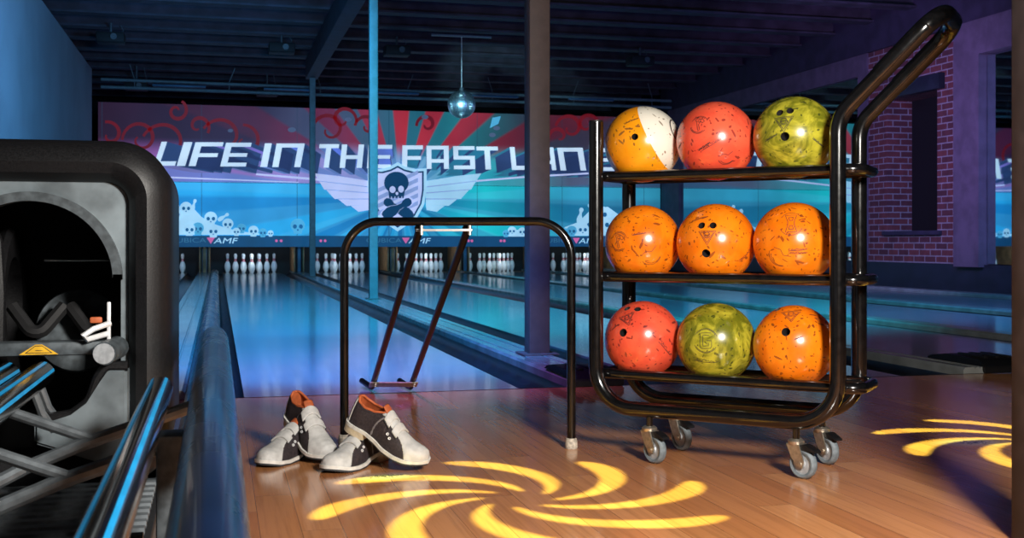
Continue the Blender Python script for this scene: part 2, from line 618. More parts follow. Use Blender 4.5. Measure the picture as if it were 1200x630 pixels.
capl = ['lane divider strip in line with the ball return', 'grey lane divider strip carrying the steel posts', 'lane divider strip ending at black cap right of trolley',
        'bright blue edged lane divider beyond the trolley', 'lane divider strip before the last lane', 'lane divider strip along the brick wall']
for k, (x0, x1) in enumerate(CAPS):
    zt = .03 if k != 0 else .035
    poly = [(x0, -.1), (x0, zt - .012), (x0 + .012, zt), (x0 + .055, zt), (x0 + .06, zt - .006), (x0 + .066, zt - .006), (x0 + .07, zt),
            (x1 - .07, zt), (x1 - .066, zt - .006), (x1 - .06, zt - .006), (x1 - .055, zt), (x1 - .012, zt), (x1, zt - .012), (x1, -.1)]
    mb = MB().prism(poly, lambda a, b: Vector((a, FOUL + .004, b)), lambda a, b: Vector((a, PIN_Y + 1.2, b)))
    struct('divider_strip', mb, 'capping', capl[k], 'divider')

# walls
struct('wall_left', MB().box(WALL_L - .25, WALL_L, -3.0, 21.4, -.12, 3.66), 'left_wall')
struct('wall_back', MB().box(-3.5, 16, 26.4, 26.6, -.3, 5.0), 'black_wall')
struct('wall_front', MB().box(-2.4, 9.3, -3.2, -3.0, -.12, 5.0), 'black_wall')
struct('ceiling', MB().box(-3.5, 9.4, -3.2, 26.5, 4.12, 4.25), 'ceil')
for i in range(13):
    y = 13.4 + i * 1.02
    mb = MB()
    mb.box(-3.2, 9.0, y - .11, y + .11, 3.70, 3.73)
    mb.box(-3.2, 9.0, y - .03, y + .03, 3.73, 4.12)
    struct('ceiling_joist', mb, 'joist', 'dark ceiling joist spanning the hall above the lanes', 'joist')['group'] = 'ceiling joists'
struct('ceiling_beam', MB().box(1.44, 1.64, -3, 19.6, 3.36, 3.70, .01), 'beam', 'long steel beam carried by the posts', 'beam')

# right wall: brick bay with a recess, mirrors, painted frames
XR = WALL_R
bY0, bY1 = 12.46, 14.54
nY0, nY1, nz0, nz1 = 12.93, 14.07, .757, 2.57
mb = MB()
mb.box(XR, XR + .5, bY0, nY0, .33, 3.3)
mb.box(XR, XR + .5, nY1, bY1, .33, 3.3)
mb.box(XR, XR + .5, nY0, nY1, .33, nz0)
mb.box(XR, XR + .5, nY0, nY1, nz1, 3.3)
struct('wall_right', mb, 'brick')
struct('wall_right_recess', MB().box(XR + .39, XR + .5, nY0, nY1, nz0, nz1), 'matte_black', 'black back of the recess in the brick wall', 'recess')
struct('trim_1', MB().box(XR - .10, XR + .05, nY0 - .16, 13.90, nz1, nz1 + .20, .008), 'base_dark', 'dark timber lintel over the brick recess', 'lintel')
struct('trim_2', MB().box(XR - .05, XR + .05, nY0 - .10, nY1 + .06, nz0 - .06, nz0, .006), 'purple_dark', 'dark sill under the brick recess', 'sill')
struct('baseboard_right', MB().box(XR - .02, XR + .5, -3, 22.3, -.12, .33), 'base_dark')
struct('trim_3', MB().box(XR - .06, XR + .5, -3, 22.3, 3.30, 4.1), 'purple_dark', 'dark band running along top of right wall', 'trim')
struct('trim_4', MB().box(XR - .03, XR + .4, 14.54, 22.0, 3.0, 3.30), 'purple_frame', 'purple header over the far mirror', 'trim')
struct('trim_5', MB().box(XR - .03, XR + .4, 14.54, 14.78, .33, 3.0), 'purple_frame', 'purple upright between far mirror and brick', 'trim')
struct('trim_6', MB().box(XR - .03, XR + .4, 21.4, 22.35, .33, 3.0), 'purple_frame', 'purple upright beside the mural end', 'trim')
struct('trim_7', MB().box(XR - .10, XR + .4, 11.97, 12.46, .30, 3.30), 'purple_frame', 'purple upright right of the brick', 'trim')
struct('trim_8', MB().box(XR - .10, XR + .4, 8.0, 11.97, 2.88, 3.30), 'purple_frame', 'purple header over the near mirror', 'trim')
struct('wall_right_near', MB().box(XR, XR + .5, -3, 8.4, .33, 3.3), 'purple_dark', 'dark painted right wall near camera', 'wall')
a = obj('wall_mirror', MB().box(XR + .02, XR + .05, 14.79, 21.39, .34, 2.99), 'mirror')
tag(a, 'large wall mirror behind the trolley reflecting the teal mural', 'mirror')
a = obj('wall_mirror', MB().box(XR + .02, XR + .05, 8.41, 11.96, .34, 2.87), 'mirror')
tag(a, 'wall mirror right of the brick beside purple upright', 'mirror')


# ------------------------------------------------------------------ posts
def post(name, x, y, w, z0, z1, mat, label, plate=True, rz=0):
    t = thing(name, label, 'post', (x, y, z0), (0, 0, rz))
    obj('shaft', MB().box(-w / 2, w / 2, -w / 2, w / 2, .0, z1 - z0, .006), mat, t, world=False)
    if plate:
        obj('base_plate', MB().box(-w * .85, w * .85, -w * .85, w * .85, 0, .008, .002), 'post_brown', t, world=False)
    return t


post('steel_post', 1.585, 5.64, .108, .03, 3.36, 'post_brown', 'brown square steel post on divider strip behind the ramp')
post('steel_post', 1.525, 11.55, .085, .03, 3.36, 'post_blue', 'grey blue square steel post in front of mural shield')
post('steel_post', 1.54, 19.4, .095, .03, 3.36, 'post_blue', 'thin farthest steel post under the end of the beam')
post('steel_post', 1.60, 1.935, .10, 0, 3.36, 'post_dark', 'close dark brown post at right edge of the picture', plate=False)


# ------------------------------------------------------------------ mural on the masking wall
def mural_mat():
    m, nt, b = new_mat('mural_print')
    g = N(nt, 'ShaderNodeNewGeometry')
    sp = N(nt, 'ShaderNodeSeparateXYZ')
    nt.links.new(g.outputs['Position'], sp.inputs[0])
    x, z = sp.outputs[0], sp.outputs[2]
    cx, cz = onY(470, 232, YM)
    dx = math_n(nt, 'SUBTRACT', x, cx)
    dz = math_n(nt, 'SUBTRACT', z, cz)
    ang = math_n(nt, 'ARCTAN2', dz, dx)
    ray = sstep(nt, math_n(nt, 'SINE', math_n(nt, 'MULTIPLY', ang, 17)), -.25, .25)
    ray2 = sstep(nt, math_n(nt, 'SINE', math_n(nt, 'MULTIPLY_ADD', ang, 29, .8)), -.3, .3)

    def ramp(stops):
        n = N(nt, 'ShaderNodeValToRGB')
        nt.links.new(math_n(nt, 'DIVIDE', math_n(nt, 'ADD', x, 2.2), 11.2), n.inputs[0])
        e = n.color_ramp.elements
        while len(e) < len(stops):
            e.new(.5)
        for el, (p, c) in zip(e, stops):
            el.position = p
            el.color = (*c, 1)
        return n.outputs[0]
    lowA = ramp([(0, (.02, .30, .66)), (.22, (.02, .38, .78)), (.40, (.02, .34, .66)), (.52, (.015, .30, .58)), (.66, (.01, .48, .52)), (.82, (.01, .26, .40)), (1, (.01, .20, .30))])
    lowB = ramp([(0, (.008, .15, .42)), (.22, (.008, .21, .54)), (.40, (.008, .16, .42)), (.52, (.008, .12, .32)), (.66, (.008, .25, .36)), (.82, (.006, .12, .24)), (1, (.004, .08, .16))])
    upA = ramp([(0, (.036, .006, .020)), (.25, (.045, .008, .032)), (.40, (.13, .018, .055)), (.52, (.34, .018, .03)), (.62, (.25, .015, .03)), (.74, (.09, .010, .022)), (1, (.06, .01, .02))])
    upB = ramp([(0, (.020, .005, .018)), (.25, (.022, .008, .035)), (.40, (.05, .07, .14)), (.52, (.015, .10, .15)), (.62, (.01, .14, .17)), (.74, (.025, .03, .05)), (1, (.03, .012, .025))])
    mid = ramp([(0, (.20, .05, .22)), (.20, (.24, .12, .40)), (.40, (.26, .26, .58)), (.52, (.15, .30, .52)), (.66, (.03, .35, .42)), (.82, (.06, .08, .14)), (1, (.05, .05, .1))])
    low = mix_n(nt, math_n(nt, 'MULTIPLY_ADD', ray, .75, .1), lowB, lowA)
    low = mix_n(nt, math_n(nt, 'MULTIPLY', ray2, .18), low, (.10, .50, .75))
    up = mix_n(nt, ray, upB, upA)
    midc = mix_n(nt, math_n(nt, 'MULTIPLY', ray2, .5), mid, lowB)
    zl = 1.740
    c = mix_n(nt, sstep(nt, z, zl, zl + .012), low, midc)
    c = mix_n(nt, sstep(nt, z, zl + .45, zl + .85), c, up)
    no = N(nt, 'ShaderNodeTexNoise', i_Scale=.9, i_Detail=3.0)
    nt.links.new(g.outputs['Position'], no.inputs['Vector'])
    c = mix_n(nt, .45, c, mix_n(nt, sstep(nt, no.outputs['Fac'], .3, .7), (.35, .4, .45), (1, 1, 1)), 'MULTIPLY')
    # seams between the print panels
    fx = math_n(nt, 'FRACT', math_n(nt, 'DIVIDE', math_n(nt, 'ADD', x, .30), 1.78))
    seam = math_n(nt, 'LESS_THAN', fx, .008)
    c = mix_n(nt, math_n(nt, 'MULTIPLY', seam, .6), c, (.01, .03, .06))
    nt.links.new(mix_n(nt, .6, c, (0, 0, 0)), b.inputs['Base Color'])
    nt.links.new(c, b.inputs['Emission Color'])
    b.inputs['Emission Strength'].default_value = 1.15  # emission stands in for the wash light falling on the print
    b.inputs['Roughness'].default_value = .45
    return m


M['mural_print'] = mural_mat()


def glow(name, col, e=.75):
    M[name] = pm(name, col, .5, 0, .08, 1.5, emit=e)  # mural artwork emits its own colour in place of light on it


glow('letter_white', (.62, .78, .92), .8)
glow('letter_side', (.26, .24, .55), .45)
glow('letter_side_blue', (.16, .26, .58), .5)
glow('letter_side_teal', (.04, .24, .36), .5)
glow('letter_side_dark', (.05, .10, .26), .35)
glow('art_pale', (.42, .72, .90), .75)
glow('art_cyan', (.10, .48, .74), .6)
glow('art_spot', (.10, .14, .24), .5)
glow('art_eye', (.015, .16, .36), .5)
glow('art_navy', (.006, .06, .15), .5)
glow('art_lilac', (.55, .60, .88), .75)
glow('art_stripe', (.30, .40, .68), .65)
glow('art_band', (.010, .085, .20), .5)
glow('art_pink', (.75, .14, .36), .7)
glow('art_red', (.26, .008, .016), .38)
glow('art_brand', (.22, .52, .72), .6)
glow('art_brand_dim', (.06, .22, .36), .5)
mural = thing('mural', 'wide lit mural over the pins reading LIFE IN THE FAST LANES', 'mural', (3.4, YM, .516))
muz0, muz1 = onY(250, 289.2, YM)[1], 3.20
mL, mR = -2.14, 8.97
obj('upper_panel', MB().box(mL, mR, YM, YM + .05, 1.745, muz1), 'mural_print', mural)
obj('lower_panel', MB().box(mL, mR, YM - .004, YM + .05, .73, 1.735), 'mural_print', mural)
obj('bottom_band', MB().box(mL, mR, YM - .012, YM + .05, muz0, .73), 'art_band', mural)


def mp(u, v, d):
    x, z = onY(u, v, YM - d)
    return Vector((x, YM - d, z))


class Art:
    """flat shapes drawn on the mural, layer by layer"""

    def __init__(s, d):
        s.mb, s.d = MB(), d

    def poly(s, pts):
        s.mb.poly([mp(u, v, s.d) for u, v in pts])
        return s

    def circ(s, u, v, r, ry=None, n=18):
        ry = ry or r
        return s.poly([(u + r * math.cos(2 * PI * k / n), v + ry * math.sin(2 * PI * k / n)) for k in range(n)])

    def band(s, pts, w):
        """ribbon along a polyline; w in px (number or list)"""
        k = len(pts)
        ws = w if isinstance(w, list) else [w] * k
        L, Rr = [], []
        for i in range(k):
            a, b = pts[max(0, i - 1)], pts[min(k - 1, i + 1)]
            dx, dy = b[0] - a[0], b[1] - a[1]
            l = math.hypot(dx, dy) or 1
            nx, ny = -dy / l * ws[i] / 2, dx / l * ws[i] / 2
            L.append(s.mb.bm.verts.new(mp(pts[i][0] + nx, pts[i][1] + ny, s.d)))
            Rr.append(s.mb.bm.verts.new(mp(pts[i][0] - nx, pts[i][1] - ny, s.d)))
        for i in range(k - 1):
            s.mb.bm.faces.new((L[i], L[i + 1], Rr[i + 1], Rr[i]))
        return s

    def done(s, name, mat, parent=mural):
        return obj(name, s.mb, mat, parent, fixn=False)


def face_cam(o):
    """flat art must face the hall"""
    me = o.data
    for p in me.polygons:
        if p.normal.y > 0:
            p.flip()
    return o


# red scrolls along the top left and right
def spiral(u, v, r, a0, turns, sgn=1, n=26):
    return [(u + r * (1 - .8 * k / n) * math.cos(a0 + sgn * turns * 2 * PI * k / n), v + r * (1 - .8 * k / n) * math.sin(a0 + sgn * turns * 2 * PI * k / n)) for k in range(n + 1)]


ar = Art(.008)
for (u, v, r, a0, t, sg) in ((165, 163, 22, 3.1, 1.1, 1), (207, 130, 13, 5.2, 1.1, 1), (196, 170, 30, 3.5, .7, 1), (262, 162, 26, 3.6, .8, 1), (287, 166, 20, 4.6, .9, 1),
                             (386, 152, 22, 2.6, 1.1, 1), (402, 140, 16, .2, 1.0, -1), (128, 158, 16, 4.4, .8, 1), (232, 148, 14, .6, .9, -1),
                             (668, 150, 17, 3.3, 1.0, 1), (688, 146, 14, .2, 1.0, -1), (655, 160, 12, 3, .8, 1), (430, 148, 14, 3.2, 1, 1), (500, 146, 12, 3, 1, 1)):
    pts = spiral(u, v, r, a0, t, sg)
    ar = Art(.008)
    ar.band(pts, [4.6 - 4.0 * abs(k / (len(pts) - 1) - .35) for k in range(len(pts))])
    face_cam(ar.done('scroll_ornament', 'art_red'))

# lettering: strokes in a 0..1 cell
GL = {
    'L': [(0, 0, .26, .82), (0, .82, 1, 1)],
    'I': [(0, 0, 1, 1)],
    'F': [(0, 0, .25, 1), (.25, 0, 1, .17), (.25, .46, .92, .62)],
    'E': [(0, 0, .25, 1), (.25, 0, 1, .17), (.25, .44, .94, .59), (.25, .84, 1, 1)],
    'N': [(0, 0, .22, 1), (.22, 0, .78, .17), (.78, 0, 1, 1)],
    'T': [(0, 0, 1, .17), (.36, .17, .62, 1)],
    'H': [(0, 0, .24, 1), (.24, .46, .76, .62), (.76, 0, 1, 1)],
    'A': [(0, 0, .22, 1), (.22, 0, .78, .16), (.78, 0, 1, 1), (.22, .58, .78, .73)],
    'S': [(0, 0, 1, .16), (0, .16, .23, .42), (0, .42, 1, .58), (.77, .58, 1, .84), (0, .84, 1, 1)],
}
WORDS = [('L', 180, 205), ('I', 207, 217), ('F', 221, 254), ('E', 258, 288), ('I', 305, 313), ('N', 319, 352), ('T', 371, 394), ('H', 398, 424),
         ('E', 430, 458), ('F', 471, 495), ('A', 500, 526), ('S', 532, 557), ('T', 560, 585), ('L', 600, 622), ('A', 629, 652), ('N', 657, 687),
         ('E', 699, 720), ('S', 726, 748)]


def shear(u):
    return 9 - 9 * (u - 190) / 300 if u < 490 else -5 * (u - 490) / 200


def letter_rects(ch, u0, u1):
    vt = 166 + (u0 - 180) / 510 * 7.5
    vb = 194 + (u0 - 180) / 510 * 6
    out = []
    for a, b, c, d in GL[ch]:
        q = []
        for fx, fy in ((a, b), (c, b), (c, d), (a, d)):
            v = vt + (vb - vt) * fy
            q.append((u0 + (u1 - u0) * fx + shear(u0) * (1 - fy) - shear(u0) * .0, v))
        out.append(q)
    return out


VU, VV = 470, 238
for ch, u0, u1 in WORDS:
    side, dark = Art(.010), Art(.012)
    for q in letter_rects(ch, u0, u1):
        back = [(u + (VU - u) * .17, v + (VV - v) * .17 + 1) for u, v in q]
        for i in range(4):
            j = (i + 1) % 4
            if i in (0, 2):
                side.poly([q[i], q[j], back[j], back[i]])
            elif i == 1:
                dark.poly([q[i], q[j], back[j], back[i]])
    tone = 'letter_side' if u0 < 300 else 'letter_side_blue' if u0 < 460 else 'letter_side_teal'
    dp = face_cam(side.done('letter_depth', tone))
    face_cam(dark.done('letter_shade', 'letter_side_dark', dp))
for ch, u0, u1 in WORDS:
    ar = Art(.016)
    for q in letter_rects(ch, u0, u1):
        ar.poly(q)
    face_cam(ar.done('letter', 'letter_white'))

# light streak under the words
for q in ([(180, 206), (350, 213), (350, 214), (180, 208)], [(300, 203), (400, 211), (425, 215), (400, 214), (300, 205)], [(520, 214), (618, 206), (690, 202), (690, 204), (618, 208), (520, 216)]):
    face_cam(Art(.014).poly(q).done('light_streak', 'art_lilac'))

# wings beside the shield: feathers fanned out, longest on top
for sg in (-1, 1):
    ar = Art(.018)
    c = 466
    fe = [[(33, 212), (70, 206), (98, 203), (92, 212), (33, 219)], [(33, 219), (92, 212), (86, 222), (33, 226)], [(33, 226), (84, 222), (74, 233), (33, 233)],
          [(33, 233), (70, 233), (60, 241), (33, 240)], [(33, 240), (55, 241), (46, 248), (34, 246)]]
    vts = {}
    for q in fe:
        f_ = []
        for p_ in q:
            if p_ not in vts:
                vts[p_] = ar.mb.bm.verts.new(mp(c + sg * p_[0], p_[1], .018))
            f_.append(vts[p_])
        ar.mb.bm.faces.new(f_)
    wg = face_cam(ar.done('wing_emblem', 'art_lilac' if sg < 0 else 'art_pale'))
    for a_, b_ in (((33, 219), (92, 212)), ((33, 226), (84, 222)), ((33, 233), (70, 233))):
        face_cam(Art(.020).band([(c + sg * a_[0], a_[1]), (c + sg * b_[0], b_[1])], [1.2, .8]).done('feather_line', 'art_stripe', wg))

SH = [(466, 190), (475, 195), (487, 198), (500, 197), (500, 222), (497, 240), (488, 256), (466, 271), (444, 256), (435, 240), (431, 222), (431, 197), (445, 198), (457, 195)]
scl = lambda s: [(466 + (u - 466) * s, 229 + (v - 229) * s) for u, v in SH]
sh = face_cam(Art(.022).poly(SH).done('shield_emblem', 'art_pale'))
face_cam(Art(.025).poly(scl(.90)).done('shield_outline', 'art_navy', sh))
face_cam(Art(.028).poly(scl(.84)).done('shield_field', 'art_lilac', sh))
for k in range(5):
    o = 209 + k * 9
    face_cam(Art(.030).poly([(442, o + 12), (490, o - 10), (490, o - 5), (442, o + 17)]).done('shield_stripe', 'art_stripe', sh))
ar = Art(.033)
ar.circ(464.5, 214, 14.4, 13.0, 28)
ar.poly([(455, 221), (475, 221), (473, 232), (456, 232)])
face_cam(ar.done('skull', 'art_navy', sh))
for u, v, a_, b_ in ((460, 222, 3.6, 4), (470, 221.5, 3.4, 4), (465.2, 226.5, 1.7, 2)):
    face_cam(Art(.034).circ(u, v, a_, b_).done('skull_socket', 'art_lilac', sh))
for k in range(4):
    face_cam(Art(.034).poly([(458.3 + k * 4, 230), (459.3 + k * 4, 230), (459.3 + k * 4, 233), (458.3 + k * 4, 233)]).done('tooth_gap', 'art_lilac', sh))


def pin_shape(art, u, v, ang, s):
    pr = [(0, -13), (2.6, -12), (3.6, -9.5), (3.2, -7), (1.9, -4.5), (2.2, -1), (4.2, 4), (4.6, 8), (3.6, 12), (2.2, 14)]
    p = pr + [(-a, b) for a, b in pr[::-1][:-1]]
    ca, sa = math.cos(ang), math.sin(ang)
    art.poly([(u + s * (a * ca - b * sa), v + s * (a * sa + b * ca)) for a, b in p])


ar = Art(.036)
pin_shape(ar, 466.0, 243.5, R(-60), 1.42)
face_cam(ar.done('crossed_pin', 'art_navy', sh))
ar = Art(.037)
pin_shape(ar, 466.0, 243.5, R(60), 1.58)
face_cam(ar.done('pin_edge', 'art_lilac', sh))
ar = Art(.039)
pin_shape(ar, 466.0, 243.5, R(60), 1.42)
face_cam(ar.done('crossed_pin', 'art_navy', sh))


# heaps of skulls and pins along the lower edge
def heap(circles, pins, base):
    if base:
        face_cam(Art(.018).poly(base).done('skull_heap', 'art_pale'))
    for i, (u, v, r) in enumerate(circles):
        d = .019 + .0004 * i
        a = Art(d)
        a.poly([(u + r * math.cos(2 * PI * k / 22), v + r * .95 * math.sin(2 * PI * k / 22)) if not 3 <= k <= 8 else
                (u + r * (.62 if k <= 5 else -.62) * (.9 if k in (5, 6) else 1), v + r * (.75 if k in (3, 8) else 1.15)) for k in range(22) if k not in (4, 7)])
        o = face_cam(a.done('skull', 'art_cyan' if i % 3 == 2 else 'art_pale'))
        for du, dv, er in ((-.40, .15, .28), (.42, .15, .28), (0, .62, .12)):
            face_cam(Art(d + .0002).circ(u + r * du, v + r * dv, r * er, r * er * 1.1, 10).done('skull_socket', 'art_eye', o))
    for u, v, a_, s in pins:
        a = Art(.0185)
        pin_shape(a, u, v, a_, s)
        face_cam(a.done('painted_pin', 'art_pale'))


heap([(218, 243, 7), (247, 255, 7.5), (232, 267, 7), (267, 262, 6.5), (250, 270, 7), (283, 267, 5.5), (222, 268, 7), (297, 270, 6), (308, 272, 5), (277, 271, 4.5), (205, 250, 8), (349, 264, 8.5), (317, 273, 3.5)],
     [(227, 240, .3, .55), (262, 254, 1.0, .55), (205, 238, -.6, .6)],
     [(196, 275), (196, 242), (212, 246), (226, 243), (236, 254), (250, 262), (268, 268), (290, 272), (322, 275)])
heap([(694, 262, 9), (683, 268, 7), (670, 270, 6), (705, 250, 9), (715, 262, 9), (662, 272, 5), (730, 266, 8)], [(680, 252, .2, .7), (692, 246, -.2, .6)],
     [(655, 276), (662, 266), (678, 260), (690, 248), (712, 242), (740, 262), (748, 276)])
heap([(600, 270, 5), (612, 271, 5), (593, 273, 4), (624, 272, 5)], [], [(590, 277), (596, 270), (622, 268), (630, 277)])


# brand line on the bottom band
def text_mesh(s, size):
    cu = bpy.data.curves.new('txt', 'FONT')
    cu.body = s
    cu.size = size
    cu.align_x = 'LEFT'
    ob = bpy.data.objects.new('txt', cu)
    COL.objects.link(ob)
    dg = bpy.context.evaluated_depsgraph_get()
    me = bpy.data.meshes.new_from_object(ob.evaluated_get(dg))
    bpy.data.objects.remove(ob)
    bm = bmesh.new()
    bm.from_mesh(me)
    bpy.data.meshes.remove(me)
    return bm


def flat_text(s, x0, x1, z0, z1, y, mat, parent, name='lettering', slant=0.):
    bm = text_mesh(s, 1.0)
    xs = [v.co.x for v in bm.verts]
    ys = [v.co.y for v in bm.verts]
    ax, bx, ay, by = min(xs), max(xs), min(ys), max(ys)
    for v in bm.verts:
        fy = (v.co.y - ay) / (by - ay)
        v.co = Vector((x0 + (v.co.x - ax) / (bx - ax) * (x1 - x0) + slant * fy, y, z0 + fy * (z1 - z0)))
    return obj(name, bm, mat, parent, fixn=False)


for ut in (247, 475.4, 675):
    xt = onY(ut, 282, YM)[0]
    zt = .635
    sx = .0169
    ft = flat_text('QUBICA', xt - 46 * sx, xt - 5 * sx, zt - .052, zt + .052, YM - .018, 'art_brand_dim', mural, 'brand_lettering')
    mb = MB().poly([(xt - 4.5 * sx, YM - .018, zt + .06), (xt + 4.5 * sx, YM - .018, zt + .06), (xt, YM - .018, zt - .06)])
    face_cam(obj('brand_triangle', mb, 'art_pink', mural, fixn=False))
    flat_text('AMF', xt + 3 * sx, xt + 28 * sx, zt - .052, zt + .052, YM - .018, 'art_pale', mural, 'brand_lettering', .03)
for u, v in ((324, 282), (329.5, 282), (376, 282), (381, 282), (549, 282), (553, 282), (587, 282), (591, 282), (632, 282)):
    face_cam(Art(.018).circ(u, v, 1.6, 1.6, 12).done('brand_dot', 'art_pink'))
for u, v, w in ((342, 152, 6), (408, 140, 5), (498, 137, 5), (577, 158, 5), (270, 153, 4), (582, 150, 5)):
    face_cam(Art(.010).circ(u, v, w * .8, w * .5).done('light_spot', 'art_spot'))
face_cam(Art(.010).poly([(577, 138), (587, 136), (584, 145), (574, 150)]).done('light_spot', 'art_cyan'))

# ------------------------------------------------------------------ pin decks: back of the pits, kickbacks, pins
struct('pit_back', MB().box(-2.3, 9, PIN_Y + 1.25, PIN_Y + 1.35, -.2, 3.3), 'matte_black', 'black backdrop behind the bowling pins', 'backdrop')
kl = ['brown pin deck divider in line with the ball return', 'pin deck divider behind the two thin posts', 'brown pin deck divider behind the ramp left rail',
      'brown pin deck divider right of the ramp', 'pin deck divider behind the brown post', 'pin deck divider behind the trolley']
for k, (x0, x1) in enumerate(CAPS):
    t = thing('pin_deck_divider', kl[k], 'divider', ((x0 + x1) / 2, PIN_Y - .18, .032))
    c = (x0 + x1) / 2
    for sg in (-1, 1):
        obj('side_board', MB().box(c + sg * .085 - .015, c + sg * .085 + .015, PIN_Y - .18, PIN_Y + 1.1, .032, .53, .004), 'kick_brown', t)
    obj('front_plate', MB().box(c - .05, c + .05, PIN_Y - .20, PIN_Y - .17, .032, .50, .004), 'matte_black' if k % 2 else 'grey_trim', t)
    obj('upright', MB().box(c - .028, c + .028, PIN_Y - .23, PIN_Y - .2, .032, .53, .004), 'kick_blue' if k in (1, 3) else 'kick_brown', t)
PR = [(0, 0), (.0245, 0), (.0258, .003), (.036, .019), (.0496, .057), (.0575, .085), (.0605, .114), (.0573, .149), (.047, .184), (.0314, .219), (.025, .238), (.0228, .254),
      (.0238, .276), (.0266, .298), (.0306, .321), (.0323, .343), (.0295, .362), (.021, .375), (.010, .380), (0, .381)]
pin0 = None
plab = [('white bowling pin beyond the ball return at far left', 'pins of the lane behind the ball return'),
        ('white red-necked bowling pin at end of blue lane beyond the shoes', 'pins of the blue lane beyond the shoes'),
        ('white red-necked bowling pin seen either side of ramp left leg', 'pins of the lane right of the posts'),
        ('white red-necked bowling pin in set seen between the ramp rails', 'pins seen between the ramp rails'),
        ('white red-necked bowling pin in set left of the brown post', 'pins left of the brown post'),
        ('white red-necked bowling pin between brown post and ball trolley', 'pins between brown post and trolley')]
for k, c in enumerate(CENT):
    for row in range(4):
        for i in range(row + 1):
            x = c + (i - row / 2) * .3048
            y = PIN_Y + row * .264
            if pin0 is None:
                o = pin0 = obj('bowling_pin', MB().lathe(PR, 20), 'pin')
            else:
                o = pin0.copy()
                COL.objects.link(o)
            o.location = (x, y, .0005)
            tag(o, plab[k][0], 'bowling pin', plab[k][1])

# ------------------------------------------------------------------ black end caps of the dividers
for k, lab in ((1, 'black plastic end cap of divider at the foul line behind trolley post'), (2, 'low black end cap on floor at right beyond the trolley')):
    c = (CAPS[k][0] + CAPS[k][1]) / 2 + (.15 if k == 2 else 0)
    w, y0 = (.11, FOUL - .02) if k == 1 else (.125, FOUL - .02)
    t = thing('divider_end_cap', lab, 'end cap', (c, y0, 0))
    mb = MB()
    mb.prism([(y0, .002), (y0, .030), (y0 + .05, .058), (y0 + .30, .066), (y0 + .42, .05), (y0 + .45, .037), (y0 + .45, .033), (y0 + .03, .033), (y0 + .022, .002)],
             lambda a, b: Vector((c - w, a, b)), lambda a, b: Vector((c + w, a, b)))
    es = [e for e in mb.bm.edges]
    bmesh.ops.bevel(mb.bm, geom=es, offset=.004, segments=2, affect='EDGES')
    obj('cover', mb, 'black_plastic', t)
    mb = MB()
    for q in (-.5, 0, .5):
        mb.box(c + q * w - .012, c + q * w + .012, y0 + .08, y0 + .28, .060, .072, .003)
    obj('ridge', mb, 'black_plastic', t)

# ------------------------------------------------------------------ ceiling fittings
zb = lambda u, v, z: fl(u, v, z)
dz, dzc = 2.64, 16.9
p = W((541 - CX) / F * dzc, dzc, 0)
t = thing('mirror_ball', 'mirror ball hanging on a wire before the mural', 'disco ball', (p.x, p.y, dz - .205))
mb = MB().sphere((0, 0, .205), .205, 40, 22)
bm = mb.bm
ins = bmesh.ops.inset_individual(bm, faces=[f for f in bm.faces], thickness=.0025, depth=.002)


def disco_mat():
    m, nt, b = new_mat('mirror_tiles')
    g = N(nt, 'ShaderNodeNewGeometry')
    wn = N(nt, 'ShaderNodeTexWhiteNoise')
    nt.links.new(g.outputs['True Normal'], wn.inputs['Vector'])
    c = mix_n(nt, wn.outputs['Value'], (.35, .55, .6), (.95, 1, 1))
    nt.links.new(c, b.inputs['Base Color'])
    b.inputs['Metallic'].default_value = .95
    b.inputs['Roughness'].default_value = .32
    return m


M['disco'] = disco_mat()
o = obj('tiled_ball', mb, 'disco', t, world=False, sharp=3)
o.data.polygons.foreach_set('use_smooth', [False] * len(o.data.polygons))
obj('motor_cap', MB().cyl((0, 0, .40), (0, 0, .45), .035), 'grey_trim', t, world=False)
obj('hanging_wire', MB().cyl((0, 0, .45), (0, 0, 1.20), .006, 8), 'steel_white', t, world=False)
obj('ceiling_bar', MB().box(-.45, .45, -.02, .02, 1.20, 1.225), 'grey_rod', t, world=False)

units = [(130, 45, 'dark ceiling projector nearest the left wall'), (330, 57, 'dark ceiling projector left of the beam'), (465, 60, 'dark ceiling projector right of the beam'),
         (750, 72, 'dark ceiling projector above the trolley left end'), (160, 101, 'low far projector above the mural left end'), (313, 108, 'low far projector above the word IN')]
for u, v, lab in units:
    zz = 3.50 if v < 90 else 3.36
    zc = F * (zz - H0) / (HOR - v)
    p = W((u - CX) / F * zc, zc, zz)
    t = thing('ceiling_projector', lab, 'projector', p)
    obj('case', MB().box(-.19, .19, -.16, .16, -.07, .07, .015), 'matte_black', t, world=False)
    obj('lens', MB().tube([(.05, -.16, 0), (.05, -.20, 0)], .045, 16), 'grey_trim', t, world=False)
    obj('mount_pole', MB().cyl((0, 0, .07), (0, 0, 3.72 - zz), .018), 'grey_trim', t, world=False)
    obj('cable', MB().tube([(.1, .1, .07), (.16, .12, .14), (.12, .1, 3.71 - zz)], .008, 8), 'grey_trim', t, world=False)
yp = 20.9
t = thing('lighting_pipe_rack', 'two long lighting pipes hung from the ceiling above the mural', 'lighting pipes', (3.2, yp, 3.3))
for z in (3.42, 3.29):
    obj('pipe', MB().cyl((-1.95, yp, z), (8.6, yp, z - .05), .028, 12), 'post_blue', t)
for k in range(7):
    x = -1.4 + k * 1.6
    obj('hanger', MB().tube([(x, yp, 3.27), (x, yp + .01, 3.44), (x + (.10 if k % 2 else -.08), yp + .02, 3.70)], .008, 6), 'grey_rod', t)
for k in range(5):
    x = -1.1 + k * 1.9
    obj('strip_lamp', MB().box(x, x + .9, yp - .05, yp + .05, 3.325, 3.36, .006), 'kick_blue', t)

# ------------------------------------------------------------------ bowling balls
BR = .1085
CAMP = Vector((0, 0, H0))


